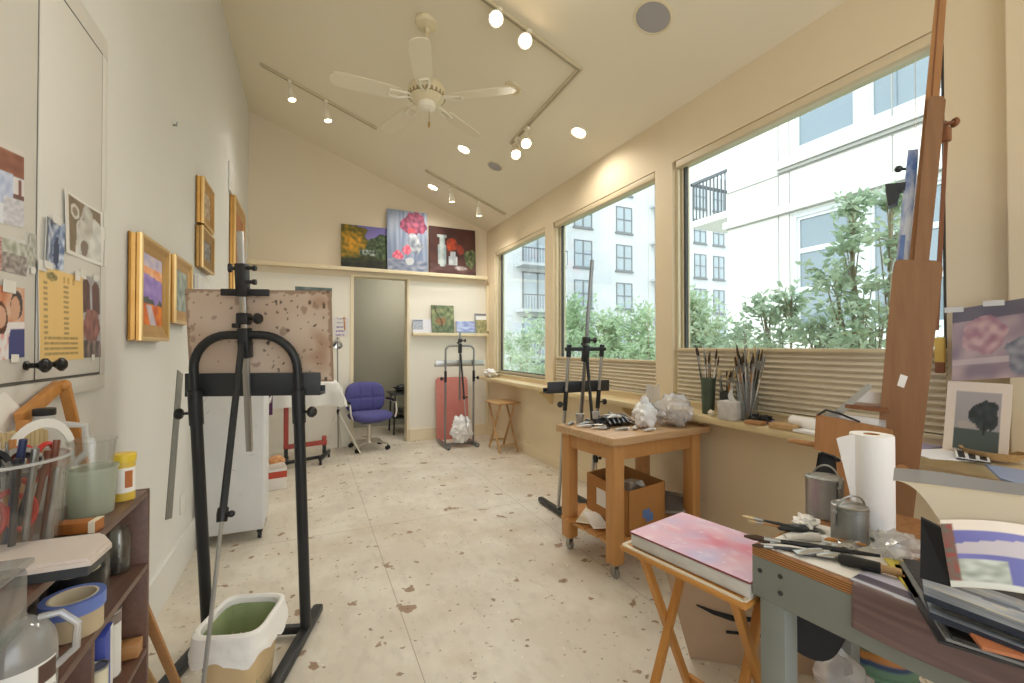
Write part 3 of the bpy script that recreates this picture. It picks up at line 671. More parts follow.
# board on the front easel
def board_col(u, v):
    c = mix((.80, .73, .66), (.75, .66, .58), .5 + nz(u * 3, v * 3)); k = nz(u * 13, v * 8, 4)
    if k > .5: c = mix(c, (.5, .4, .33), .5)
    if nz(u * 44, v * 28, 9) > .62 or (nz(u * 30, v * 22, 5) > .5 and u > .5): c = (.3, .25, .22)
    e = min(u, 1 - u, v * .6, (1 - v) * .6)
    if e < .02 + .02 * nz(u * 20, v * 20, 2): c = mix(c, (.45, .33, .24), .5)
    if u > .7: c = mix(c, (.55, .38, .25), .35 * max(0, nz(u * 6, v * 6, 7)) * 2)
    return c
def EP(x, z, y): return EM @ V((x, y - .1 * z, z))
t = thing('drawing_board', 'worn brown drawing board with paint spots clamped on the front easel', 'drawing board', EP(.044, 1.19, .08), R(-18.5))
x0, x1, z0, z1 = -.261, .349, 1.19, 1.60; rr = .035
o = picture('board', lambda u, v: board_col(u, v), EP(x0, z0, .05), EP(x1, z0, .05) - EP(x0, z0, .05), EP(x0, z1, .05) - EP(x0, z0, .05), t=.014, nx=110, ny=70, parent=t, side='#8a6a4c')
wood('lath', '#b98a58', '#a3754a', 'X')
m = MB(); m.bar(EP(x0 + .01, z0 + .01, .07), EP(x1 - .004, z0 + .01, .07), .02, .02, bev=.003); m.build('bottom_batten', 'lath', t, world=True)

# lined waste bin under the front easel
mat('liner', '#efeeea', .5, bump=.3, scale=14)
mat('bin_plastic', '#d9bf93', .5); mat('bin_lining', '#aab78a', .6, col2='#8e9d72', scale=9)
def rsq(a, w, d, e=5.):
    c, s_ = cos(a), sin(a); k = (abs(c) ** e + abs(s_) ** e) ** (-1 / e); return c * k * w * .86, s_ * k * d * .92
t = thing('waste_bin', 'tan plastic waste bin with white liner bag under the front easel', 'waste bin', (-.232, 2.0, 0), R(-18))
BS = .86
def binring(w, d, z, n=36): return [V((*rsq(2 * pi * k / n, w, d), z)) for k in range(n)]
prof = [(.095, .105, .0), (.098, .108, .004), (.128, .142, .30), (.134, .148, .302), (.134, .148, .309), (.122, .136, .309), (.094, .104, .012), (.0005, .0005, .011)]
m = MB(); m.sheet(lambda u, v: V((*rsq(2 * pi * u, *prof[round(v * 7)][:2]), prof[round(v * 7)][2])), 36, 7, closed=True); m._f([m.bm.verts.new(p) for p in binring(.095, .105, 0)]); m.build('bin_body', 'bin_plastic', t)
def bagf(u, v):
    a = 2 * pi * u; k = 1 + .03 * nz(cos(a) * 3, sin(a) * 3, v * 4)
    if v < .3: w, d, z = .1 + .02 * v / .3, .112 + .02 * v / .3, .06 + .253 * (v / .3); k = 1
    elif v < .45: q = (v - .3) / .15; w, d, z = .12 + .024 * q, .132 + .026 * q, .313 + .008 * sin(q * pi)
    else: q = (v - .45) / .55; w, d, z = .144 + .01 * q * (1 + nz(cos(a) * 4, sin(a) * 4, 9)), .158 + .01 * q, .313 - q * (.085 + .06 * nz(cos(a) * 2, sin(a) * 2, 3)); k = 1 + .05 * q * nz(cos(a) * 6, sin(a) * 6, q * 3)
    x, y = rsq(a, w * k, d * k); return V((x, y, z))
m = MB(); m.sheet(bagf, 60, 20, closed=True); m.build('liner_bag', 'liner', t)
m = MB(); m.sheet(lambda u, v: V((*rsq(2 * pi * u, (.004 + .1 * min(1, v * 2)) if v < .5 else .108 + .012 * (v - .5), (.004 + .113 * min(1, v * 2)) if v < .5 else .119 + .012 * (v - .5)), .09 + .02 * nz(u * 8, v * 3) if v < .5 else .1 + .2 * (v - .5) * 2 * .98)), 30, 10, closed=True); m.build('green_lining', 'bin_lining', t)

# white rolling cabinet against the left wall
mat('cabinet_white', '#dfe1e3', .5, col2='#d3d5d7', scale=3, amt=.5)
t = thing('rolling_cabinet', 'white rolling cabinet with scuffed panel behind the front easel', 'cabinet', (-.485, 3.78, 0))
MB().bb((-.66, 3.56, .07), (-.285, 3.98, 1.05), .006).build('cabinet_body', 'cabinet_white', t, world=True)
MB().bb((-.665, 3.545, 1.05), (-.28, 3.99, 1.072), .004).build('cabinet_top', 'cabinet_white', t, world=True)
MB().bb((-.655, 3.553, .09), (-.29, 3.56, 1.045), .002).build('back_panel', 'cabinet_white', t, world=True)
for x in (-.63, -.31):
    for y in (3.6, 3.94):
        m = MB(); m.cyl((x - .012, y, .027), (x + .012, y, .027), .027, n=18); m.box((x, y, .058), (.036, .04, .024), bev=.004); m.build('caster', 'black_plastic', t, world=True)
m = MB()
for (u, v, l, a) in ((205, 400, .05, 60), (208, 412, .03, 55), (252, 455, .03, 20), (232, 470, .05, -20), (256, 426, .02, 30), (240, 495, .02, 70)):
    p = atY(u, v, 3.552); m.box(p, (l, .0012, .0025), rot=(0, R(-a), 0))
m.build('scuff_marks', mat('scuff', '#a9abad', .8), t, world=True)
# carton and rag beside it
t = thing('carton', 'small red and white carton on the floor right of the white cabinet', 'box', (-.275, 4.78, 0), R(10))
MB().box((0, 0, .10), (.16, .12, .2), bev=.004).build('carton_body', mat('carton_white', '#e6e2de', .6), t); MB().box((0, -.0605, .14), (.162, .004, .06)).build('red_band', mat('carton_red', '#b8432e', .5), t)
m = MB(); m.prism([(-.08, -.06, .2), (.08, -.06, .2), (.05, -.12, .26), (-.07, -.11, .25)], (0, .004, .006)); m.build('flap', 'carton_white', t)
m = MB(); m.crumple((-.28, 4.80, .255), (.07, .06, .05), seed=3); solo(m, 'rag', mat('orange_rag', '#c47a3c', .8, col2='#e0b98e', scale=12), 'crumpled orange rag lying on the red and white carton', 'rag')

# draped table with a red stand
mat('red_metal', '#a8443c', .45); mat('sheet_white', '#e9e8e6', .9, col2='#dcdbd9', scale=4)
TX0, TX1, TY0, TY1, TZ = -.33, .30, 5.42, 6.0, .93
t = thing('drafting_table', 'drafting table on red posts and black feet, under a white sheet', 'table', (-.05, 5.7, 0))
MB().bb((TX0, TY0, TZ - .03), (TX1, TY1, TZ), .004).build('table_top', 'maple_x', t, world=True)
MB().bar((-.23, 5.6, .22), (-.23, 5.6, TZ - .03), .05, .05, up=(0, 1, 0), bev=.006).build('post', 'red_metal', t, world=True)
MB().bar((.17, 5.72, .18), (.17, 5.72, .29), .05, .05, up=(0, 1, 0), bev=.006).build('post', 'red_metal', t, world=True)
MB().bar((-.255, 5.6, .215), (.195, 5.72, .215), .05, .05, bev=.006).build('rail', 'red_metal', t, world=True)
m = MB(); m.bar((-.31, 5.42, .075), (.16, 5.6, .075), .035, .035, bev=.004); m.build('base_bar', 'black_metal', t, world=True)
for (x, y) in ((-.3, 5.42), (.15, 5.6)):
    m = MB(); m.bar((x - .03, y - .12, .075), (x + .08, y + .26, .075), .035, .045, bev=.004); f = m.build('foot_bar', 'black_metal', t, world=True)
    for (a, b_) in ((x - .025, y - .1), (x + .075, y + .24)):
        m = MB(); m.cyl((a - .013, b_, .026), (a + .013, b_, .026), .026, n=16); m.build('caster', 'black_plastic', f, world=True)
for x in (-.23, .17):
    MB().bar((x, 5.6 if x < 0 else 5.72, .09), (x, 5.6 if x < 0 else 5.72, .2), .04, .04, up=(0, 1, 0)).build('post_foot', 'black_metal', t, world=True)
def drape(u, v):
    # grid over the top and over the four edges
    ex = .26; x = (u * 2 - 1) * ((TX1 - TX0) / 2 + ex); y = (v * 2 - 1) * ((TY1 - TY0) / 2 + ex)
    hx, hy = (TX1 - TX0) / 2 + .006, (TY1 - TY0) / 2 + .006; ox, oy = max(0, abs(x) - hx), max(0, abs(y) - hy); z = TZ + .006
    cx, cy = (TX0 + TX1) / 2, (TY0 + TY1) / 2; o = ox + oy if min(ox, oy) == 0 else max(ox, oy) + .12 * min(ox, oy)
    px = max(-hx, min(hx, x)); py = max(-hy, min(hy, y)); w = .03 * min(1, o / .1)
    if ox: px += math.copysign(w * (1 + .9 * sin(y * 22 + 1.3 * nz(y * 3, 1))) + .15 * ox * (oy > 0), x)
    if oy: py += math.copysign(w * (1 + .9 * sin(x * 24 + 1.5 * nz(x * 4, 2))) + .15 * oy * (ox > 0), y)
    z -= o * (1 - .04 * sin(x * 9 + y * 7)) * (.98 + .1 * nz(x * 5, y * 5, 3)); z += .012 * max(0, nz(x * 6, y * 6, 5)) * (o == 0)
    return V((cx + px, cy + py, z))
m = MB(); m.sheet(drape, 56, 56); solo(m, 'white_sheet', 'sheet_white', 'white cloth sheet draped over the drafting table behind the easel', 'cloth', ang=80)
m = MB(); m.sheet(lambda u, v: V((-.40 + .05 * u, 5.36 + .008 * sin(u * 9), .62 + .36 * v)), 6, 8); m.bm.transform(Matrix.Translation((0, 0, 0)))
bmesh.ops.solidify(m.bm, geom=m.bm.faces[:], thickness=.006); solo(m, 'purple_towel', mat('purple_cloth', '#8a5a80', .9, col2='#6d4b78', scale=8), 'strip of purple cloth hanging beside the white sheet', 'cloth')
t = thing('paint_tray', 'small dark box of tools on the draped table', 'tool box', (.1, 5.7, TZ + .008), R(12)); MB().box((0, 0, .03), (.2, .12, .06), bev=.006).build('tray_body', 'charcoal_metal', t); MB().tube([(-.07, 0, .06), (-.07, 0, .1), (.07, 0, .1), (.07, 0, .06)], .006).build('handle', 'black_plastic', t)

# lamp stand
mat('ivory_metal', '#d9d4c6', .35, .3)
sx, sy = .345, 6.05
t = thing('lamp_stand', 'slim light stand with tripod legs and a small silver reflector', 'lamp stand', (sx, sy, 0))
MB().tube([(sx, sy, .06), (sx - .02, sy, 1.72)], .008, 10).build('pole', 'grey_metal', t, world=True)
m = MB(); m.lathe([(.0085, -.03), (.018, -.03), (.018, .03), (.0085, .03)], (sx - .004, sy, .52), 12); m.build('collar', 'black_plastic', t, world=True)
for q in (atZ(321, 455), atZ(361, 455), V((sx + .05, sy + .25, 0))):
    MB().tube([(sx - .004, sy, .53), (q.x, q.y, .008)], .0085, 8).build('leg', 'ivory_metal', t, world=True); 
q = atV(337, 342, (sx, sy)); m = MB(); m.lathe([(.0, .05), (.03, .05), (.035, .03), (.05, .0), (.068, -.03), (.075, -.055), (.07, -.055), (.045, -.01), (0, .02)], q, 20, ax=(.1, .5, .6)); m.cyl(q, (sx - .015, sy, q.z + .02), .006); m.build('reflector', 'chrome', t, world=True)
p0 = atV(331, 337, (sx, sy - .02)); ux = atV(347, 337, (sx, sy - .02)) - p0; uy = atV(333, 318, (sx, sy - .02)) - p0
def notec(u, v):
    r = .93, .92, .92
    return mix(r, (.5, .42, .7), .7) if .25 < u < .8 and int(v * 14) % 3 == 1 and nz(u * 14, v * 9) > -.2 else r
o = solopic('note_card', notec, p0, ux, uy, 'white note with purple writing clipped to the light stand', 'note', nx=24, ny=24, t=.003)
m = MB(); m.bar(atV(345, 330, (sx, sy - .01)), atV(344, 317, (sx, sy - .01)), .025, .02, bev=.003); solo(m, 'wooden_clip', 'pine', 'brown wooden peg holding the note on the light stand', 'clip')

# blue tufted office chair
mat('blue_fabric', '#4b4a80', .9, col2='#555492', scale=30, amt=.8, bump=.2); mat('chair_steel', '#cfc9bd', .3, .7)
t = thing('office_chair', 'blue tufted office chair on casters in front of the doorway', 'chair', (.73, 6.12, 0), R(12))
def pad(w, h, th, cols, rows, conc=0, e=3.2):
    """puffed, tufted pad: returns f(u, v) closed round for a front and back sheet"""
    def f(u, v, side):
        a, b_ = u * 2 - 1, v * 2 - 1
        # squircle mapping so the corners are round
        k = ((abs(a) ** e + abs(b_) ** e) ** (-1 / e)) * max(abs(a), abs(b_)) if (a or b_) else 1
        x, y = a * k * w / 2, b_ * k * h / 2; edge = max(abs(a), abs(b_)); puff = (1 - edge ** 4) ** .5
        tuft = 0
        if side > 0:
            for i in range(1, cols): tuft += .7 * math.exp(-((u - i / cols) / .03) ** 2)
            for j in range(1, rows): tuft += .7 * math.exp(-((v - j / rows) / .035) ** 2)
            tuft = min(1.2, tuft) * min(1, puff * 1.3)
        return x, y, side * th / 2 * puff - side * .016 * tuft + conc * (x / w * 2) ** 2
    return f
fb = pad(.54, .42, .13, 3, 2, .05); m = MB()
for s in (1, -1): m.sheet(lambda u, v: (lambda q: V((q[0], .2 - q[2] + .12 * (q[1] + .2) * .5, .66 + q[1])))(fb(u, v, s)), 36, 30)
bmesh.ops.remove_doubles(m.bm, verts=m.bm.verts[:], dist=.0005); m.build('backrest', 'blue_fabric', t, ang=70)
fs_ = pad(.54, .5, .13, 1, 1, .02); m = MB()
for s in (1, -1): m.sheet(lambda u, v: (lambda q: V((q[0], q[1] - .04, .43 + q[2] + (.03 if q[1] < -.1 else 0) * 0)))(fs_(u, v, s)), 26, 26)
bmesh.ops.remove_doubles(m.bm, verts=m.bm.verts[:], dist=.0005); m.build('seat', 'blue_fabric', t, ang=70)
for s in (-1, 1):
    MB().tube([(s * .275, -.2, .42), (s * .30, -.2, .5), (s * .30, -.17, .6), (s * .295, 0, .625), (s * .28, .16, .62), (s * .25, .2, .6)], .012, 10).build('arm', 'chair_steel', t)
    MB().tube([(s * .30, -.13, .63), (s * .296, 0, .64), (s * .285, .12, .635)], .02, 10).build('arm_pad', 'black_plastic', t)
m = MB(); m.cyl((0, 0, .09), (0, 0, .3), .028); m.cyl((0, 0, .28), (0, 0, .37), .02); m.lathe([(0, .0), (.05, .01), (.045, .05), (0, .05)], (0, 0, .07), 16); m.build('column', 'chair_steel', t)
m = MB(); m.box((0, 0, .365), (.3, .22, .03), bev=.008); m.tube([(-.14, -.12, .35), (.14, -.12, .35)], .012); m.build('seat_plate', 'grey_metal', t)
for k in range(4):
    a = R(40 + 90 * k); c_, s_ = cos(a), sin(a)
    leg = MB().tube([(0, 0, .11), (c_ * .14, s_ * .14, .105), (c_ * .27, s_ * .27, .075)], [.02, .017, .012], 10).build('base_leg', 'chair_steel', t)
    m = MB(); q = V((c_ * .27, s_ * .27, .028)); w = V((-s_, c_, 0)); m.cyl(q - w * .022, q - w * .006, .028, n=16); m.cyl(q + w * .006, q + w * .022, .028, n=16); m.cyl(q + V((0, 0, 0)), q + V((0, 0, .05)), .007, n=8); m.build('caster', 'black_plastic', leg)

# folding stool, pink panel, white bag in the far corner
def xstool(label, c, rz, w, d, z, top, legm, name='folding_stool', th=.022, group=None, lw=.026, str_z=.2, rcor=.03):
    t = thing(name, label, 'stool' if 'stool' in name else 'table', (*c, 0), rz)
    MB().box((0, 0, z - th / 2), (w, d, th), bev=.008).build('top', top, t)
    for s in (-1, 1):
        x = s * (w / 2 - .045)
        for k in (-1, 1):
            xx = x - s * (.0 if k > 0 else lw * .95)
            MB().bar((xx, k * (d / 2 - .04), z - th), (xx, -k * (d / 2 + .0), .004), lw * .85, lw, up=(1, 0, 0), bev=.003).build('leg', legm, t)
    for k in (-1, 1): 
        MB().bar((-(w / 2 - .06), -k * (d / 2 - .03) , str_z * .5), (w / 2 - .06, -k * (d / 2 - .03), str_z * .5), .02, .02, bev=.003).build('stretcher', legm, t)
    return t
xstool('small wooden folding stool in the far right corner', (2.31, 5.33), R(0), .34, .42, .635, 'maple_x', 'maple_x', rcor=.02)
mat('pink_panel', '#c9746c', .7, col2='#d18c82', scale=3)
p0, p1 = V((1.55, 6.24, 0)), V((2.1, 6.24, 0))
m = MB(); m.prism([(1.68, 6.235, .0), (2.16, 6.235, 0), (2.16, 6.235, .86), (2.13, 6.235, .9), (1.715, 6.235, .9), (1.68, 6.235, .86)], (0, .022, 0)); o = solo(m, 'pink_canvas', 'pink_panel', 'plain salmon pink canvas leaning on the wall behind the silver easel', 'panel')
o.rotation_euler.x = R(-4.5)
clear('bag_white', '#f4f4f4', gloss=.08, dens=.86, rough=.3, body='#eceaea')
m = MB(); m.crumple((1.88, 5.72, .235), (.15, .12, .18), .28, 5, 4); m.bm.verts.ensure_lookup_table()
o = solo(m, 'plastic_bag', mat('bag_opaque', '#eeeeee', .45), 'white plastic bag resting on the base of the silver easel', 'bag', ang=60)
# things on the ledge corner
m = MB(); m.crumple((2.38, 5.95, LZ + .062), (.09, .13, .06), .45, 8, 3); solo(m, 'tissue_heap', 'paper_white', 'heap of white tissue paper at the far end of the window ledge', 'paper')

# hall clutter behind the chair
t = thing('side_table', 'dark metal side table loaded with clutter in the hall', 'table', (1.42, 7.1, 0))
MB().box((0, 0, .62), (.55, .5, .03), bev=.004).build('table_top', 'charcoal_metal', t)
for x in (-.24, .24):
    for y in (-.21, .21): MB().bar((x, y, 0), (x * .9, y * .9, .61), .025, .025, bev=.003).build('leg', 'black_metal', t)
MB().box((0, 0, .25), (.48, .44, .02), bev=.004).build('lower_shelf', 'charcoal_metal', t)
m = MB(); m.crumple((1.36, 7.05, .70), (.14, .12, .06), .4, 4); solo(m, 'dark_bag', 'charcoal_metal', 'dark crumpled bag on the hall side table', 'bag')
m = MB(); m.crumple((1.34, 7.04, .33), (.13, .12, .07), .4, 14); solo(m, 'dark_bag', 'steel_dull', 'grey crumpled bundle on the lower shelf of the hall table', 'bag')

# ------------------------------------------------------------------ paintings on the picture ledges
def p_tree(u, v):
    sky = mix((.66, .6, .82), (.45, .42, .68), v); c = sky
    if v < .35: c = mix((.10, .13, .09), (.3, .33, .16), v * 2 + nz(u * 9, v * 9) * .5)
    d = math.hypot((u - .22) / .36, (v - .6) / .42) + .25 * nz(u * 6, v * 6, 1)
    if d < 1: c = mix((.86, .62, .16), (.38, .36, .12), d + .8 * nz(u * 12, v * 12, 3))
    d = math.hypot((u - .88) / .36, (v - .52) / .32) + .3 * nz(u * 7, v * 7, 5)
    if d < 1: c = mix((.12, .2, .12), (.38, .44, .3), .5 + nz(u * 14, v * 14, 2))
    if .38 < u < .75 and .3 < v < .45: c = mix((.75, .78, .75), (.2, .26, .2), .5 + nz(u * 16, v * 14, 6) * 1.6)
    if v < .18: c = mix((.08, .1, .08), (.2, .22, .14), .5 + nz(u * 6, v * 16, 7))
    return c
def blob(u, v, x, y, r, f=6, s=0): return math.hypot((u - x) / r[0], (v - y) / r[1]) + .45 * nz(u * f, v * f, s) < 1
def p_flower(u, v):
    c = mix((.45, .52, .66), (.7, .74, .82), .5 + .9 * nz(u * 14, v * 2, 1))
    if v < .18: c = mix((.42, .47, .58), (.66, .68, .75), .5 + nz(u * 7, v * 20, 4))
    if blob(u, v, .68, .42, (.2, .12), 9, 3): c = mix((.8, .82, .85), (.35, .4, .5), .4 + nz(u * 12, v * 12, 5))
    if blob(u, v, .64, .78, (.3, .2), 6, 2): c = mix((.74, .34, .47), (.46, .18, .32), .5 + 1.2 * nz(u * 12, v * 16, 6))
    if blob(u, v, .58, .68, (.1, .05), 8, 12): c = (.78, .28, .34)
    if blob(u, v, .66, .55, (.12, .09), 5, 8): c = mix((.9, .92, .94), (.5, .55, .62), .5 + nz(u * 9, v * 9))
    if blob(u, v, .25, .26, (.12, .07), 7, 9) or blob(u, v, .47, .35, (.13, .07), 7, 10): c = mix((.86, .32, .45), (.95, .6, .66), .5 + nz(u * 20, v * 20))
    if blob(u, v, .55, .17, (.1, .06), 7, 11): c = (.82, .84, .86)
    return c
def p_still(u, v):
    c = mix((.24, .13, .12), (.34, .19, .16), .5 + nz(u * 4, v * 4))
    if v < .22: c = mix((.42, .3, .29), (.3, .18, .17), .5 + nz(u * 5, v * 12, 2))
    w = .085 if .2 < v < .62 else .055 if v < .78 else .1
    if abs(u - .27) < w and .16 < v < .84: c = mix((.55, .62, .64), (.78, .82, .82), .5 + .6 * sin((u - .2) * 30) + nz(u * 6, v * 9))
    if abs(u - .5) < .06 + .03 * (v < .4) and .2 < v < .5: c = mix((.6, .64, .68), (.85, .86, .87), .5 + nz(u * 9, v * 9, 4))
    if blob(u, v, .48, .64, (.12, .14), 7, 3): c = mix((.78, .3, .16), (.5, .2, .12), .5 + nz(u * 13, v * 13, 5))
    if blob(u, v, .66, .55, (.08, .1), 7, 8): c = (.55, .22, .18)
    if blob(u, v, .88, .38, (.13, .2), 6, 6): c = mix((.2, .26, .14), (.55, .55, .4), .4 + nz(u * 14, v * 14, 7))
    if blob(u, v, .66, .15, (.14, .04), 6, 5): c = mix((.82, .8, .8), (.5, .4, .4), .5 + nz(u * 9, v * 18))
    return c
def lean_pic(name, f, uL, uR, vB, vT, y0, y1, zb, label, t=.02, **k):
    """canvas standing on a ledge, leaning back from y0 to y1"""
    a, b_ = atY(uL, vB, y0), atY(uR, vB, y0); h = atY(uL, vT, y1).z - zb
    return solopic(name, f, (a.x, y0, zb), (b_.x - a.x, 0, 0), (0, y1 - y0, h), label, 'painting', t=t, **k)
lean_pic('landscape_painting', p_tree, 341, 389, 268, 223.5, YB - .085, YB - .04, ZS + .008, 'landscape painting with golden tree and purple sky on the high ledge', nx=70, ny=60)
lean_pic('flower_painting', p_flower, 387.5, 428, 272, 208.5, YB - .112, YB - .05, ZS + .008, 'tall blue painting of pink flowers and white jug, middle of the high ledge', nx=70, ny=90, side='#7d86a0')
lean_pic('still_life_painting', p_still, 429.5, 476, 276, 225.5, YB - .085, YB - .04, ZS + .008, 'dark red still life painting with grey vase on the high ledge', nx=80, ny=70, side='#4a2f28')
def p_card1(u, v):
    c = (.86, .87, .9)
    if u < .55 and .25 < v < .95: c = mix((.86, .87, .9), (.45, .5, .58), 1 if v > .85 else (.5 + nz(u * 20, v * 18)))
    return c
def p_green(u, v):
    c = mix((.32, .4, .3), (.6, .63, .46), .5 + .9 * nz(u * 6, v * 7)); c = mix(c, (.2, .3, .28), .9 * max(0, .5 - v)); 
    if blob(u, v, .4, .42, (.25, .12), 6, 4): c = mix(c, (.62, .36, .24), .6)
    if abs(u - .3 - .15 * sin(v * 5)) < .025 and v > .2: c = (.3, .24, .16)
    return mix(c, (.75, .72, .5), max(0, nz(u * 14, v * 14, 8)) * .6)
def p_blue(u, v): return mix((.52, .58, .82), (.8, .85, .95), .5 + nz(u * 3, v * 5)) if v > .2 else (.55, .62, .72)
def p_land(u, v): return (.5, .52, .56) if v > .88 or u < .08 else ((.92, .93, .93) if v > .68 else mix((.72, .68, .5), (.5, .52, .36), .5 + nz(u * 7, v * 7)))
lean_pic('art_card', p_card1, 413, 432, 332.5, 319, YB - .075, YB - .04, ZL + .008, 'pale printed card at the left end of the short ledge', nx=40, ny=30, t=.006)
lean_pic('small_painting', p_green, 432, 454.5, 332.5, 305, YB - .092, YB - .045, ZL + .008, 'small green and rust landscape painting on the short ledge', nx=50, ny=56, side='#6b5a45', t=.016)
lean_pic('art_book', p_blue, 457, 475, 333, 321, YB - .075, YB - .03, ZL + .008, 'pale blue picture book on the short ledge over the silver easel', nx=30, ny=24, t=.014)
lean_pic('art_card', p_land, 475.5, 492, 334, 313.5, YB - .08, YB - .03, ZL + .008, 'grey bordered landscape card at the right end of the short ledge', nx=36, ny=40, t=.012)
# picture low on the left part of the back wall
q = atY(295, 294, YB - .016); q2 = atY(332, 287, YB - .016)
solopic('unframed_print', lambda u, v: mix((.5, .55, .54), (.3, .36, .36), .5 + nz(u * 5, v * 4)), (q.x, YB - .0135, q.z - .02), (q2.x - q.x, 0, 0), (0, 0, .12), 'narrow grey print on the back wall just above the brown board', 'print', nx=24, ny=10, t=.002)

# ------------------------------------------------------------------ framed paintings on the left wall
mat('gold_frame', '#c79b55', .32, .55, col2='#b3823c', scale=9, amt=.6); mat('gold_light', '#e0c084', .3, .45); mat('frame_white', '#e9e8e4', .4); mat('gold_dark', '#9a7438', .35, .5)
def framed(label, y0, y1, z0, z1, fw, f, fm='gold_frame', th=.045, tilt=0, nx=40, ny=40, edge='gold_light'):
    t = thing('framed_painting', label, 'painting', (XL + .002, (y0 + y1) / 2, z0)); x = XL + .003
    prof = [(0, 0), (-.004, th * .1), (0, th * .22), (.003, th * .5), (-.002, th * .62), (.0, th * .85), (fw * .18, th), (fw * .36, th * .95), (fw * .55, th * .84), (fw * .85, th * .78), (fw, th * .72), (fw, 0)]
    cs = [(y0, z0, 1, 1), (y1, z0, -1, 1), (y1, z1, -1, -1), (y0, z1, 1, -1)]
    m = MB(); rings = [[m.bm.verts.new((x + h, yy + sy_ * w, zz + sz * w)) for w, h in prof] for yy, zz, sy_, sz in cs]
    for k in range(4):
        A, B = rings[k], rings[(k + 1) % 4]
        for i in range(len(prof)): j = (i + 1) % len(prof); m._f((A[i], B[i], B[j], A[j]))
    m.build('frame', fm, t, world=True, smooth=False)
    m = MB(); r2 = [[m.bm.verts.new((x + h, yy + sy_ * w, zz + sz * w)) for w, h in ((-.003, th * .84), (-.001, th * 1.0), (fw * .1, th * 1.06), (fw * .22, th * .98))] for yy, zz, sy_, sz in cs]
    for k in range(4):
        A, B = r2[k], r2[(k + 1) % 4]
        for i in range(3): m._f((A[i], B[i], B[i + 1], A[i + 1]))
    m.build('bright_rim', edge, t, world=True, smooth=False)
    g = fw * .9; picture('canvas', f, (x + th * .7, y0 + g, z0 + g), (0, y1 - y0 - 2 * g, 0), (0, 0, z1 - z0 - 2 * g), t=.006, nx=nx, ny=ny, parent=t)
    return t
def p_sunset(u, v):
    if v > .8: c = mix((.72, .7, .84), (.86, .8, .86), .5 + nz(u * 5, v * 9))
    elif v > .72 - .06 * u: c = mix((.95, .6, .4), (.98, .78, .6), .5 + nz(u * 6, v * 12))
    elif v > .42 + .14 * nz(u * 4, 0, 2) - .1 * u: c = mix((.55, .45, .78), (.7, .6, .86), .5 + nz(u * 4, v * 9, 3))
    elif v > .3: c = mix((.25, .3, .26), (.38, .38, .38), .5 + nz(u * 6, v * 8))
    else: c = mix((.95, .55, .15), (.8, .35, .1), .5 + nz(u * 4, v * 9, 5))
    if v < .3 and abs(u - .35 - .9 * (.22 - v)) < .13 + .1 * (.3 - v): c = mix((.72, .68, .78), (.86, .8, .8), .5 + nz(u * 7, v * 5))
    return c
framed('gold framed painting of an orange sunset over purple hills, nearest on the left wall', 2.36, 2.77, 1.378, 1.835, .07, p_sunset, nx=60, ny=60, th=.048)
framed('gold framed grey green picture partly hidden behind the brown board', 2.90, 3.27, 1.48, 1.845, .07, lambda u, v: mix((.72, .75, .72), (.5, .56, .54), .5 + nz(u * 4, v * 5)))
framed('upper gold framed picture of the small stacked pair on the left wall', 3.57, 3.93, 2.185, 2.50, .075, lambda u, v: mix((.85, .78, .68), (.6, .5, .4), .5 + nz(u * 5, v * 5)), edge='gold_light')
framed('lower gold framed grey picture of the small stacked pair on the left wall', 3.56, 3.95, 1.885, 2.165, .075, lambda u, v: mix((.62, .62, .62), (.38, .37, .36), .5 + nz(u * 5, v * 6)), fm='gold_dark')
framed('tall gold framed painting farthest on the left wall behind the easel mast', 4.94, 5.66, 1.52, 2.80, .12, lambda u, v: mix((.74, .48, .3), (.6, .4, .28), .5 + nz(u * 4, v * 4)), th=.05)
framed('small white framed picture peeping over the board on the left wall', 3.54, 3.88, 1.5, 1.83, .045, lambda u, v: mix((.78, .78, .8), (.9, .9, .9), v), fm='frame_white', edge='frame_white', th=.03)
# wall fittings
m = MB(); m.bb((XL + .002, 4.86, 2.82), (XL + .02, 5.1, 3.1), .006); solo(m, 'wall_plate', 'frame_white', 'blank white plate high on the left wall above the tall painting', 'wall plate')
m = MB(); q = atX(174, 125, XL + .01); m.lathe([(0, -.004), (.006, -.004), (.006, .012), (0, .014)], q, 10, ax=(1, 0, 0)); m.tube([q, q + V((.012, 0, -.004)), q + V((.014, 0, .02))], .003, 6); solo(m, 'picture_hook', 'grey_metal', 'empty picture hook high on the bare left wall', 'hook')
m = MB(); a, b_ = atX(181, 372, XL + .006), atX(169.5, 519, XL + .006); m.bar(a - V((.004, 0, 0)), b_ - V((.004, 0, 0)), .125, .004, up=(1, 0, 0), bev=.001); solo(m, 'metal_straightedge', mat('zinc', '#8e8e88', .5, .4, col2='#7b7b74', scale=30), 'long grey metal straightedge hanging on the left wall', 'ruler')
q = atX(182.5, 503, XL + .004); m = MB(); m.bb((XL + .001, q.y - .045, q.z - .06), (XL + .008, q.y + .045, q.z + .06), .003); solo(m, 'wall_outlet', 'frame_white', 'white outlet cover low on the left wall', 'wall outlet')

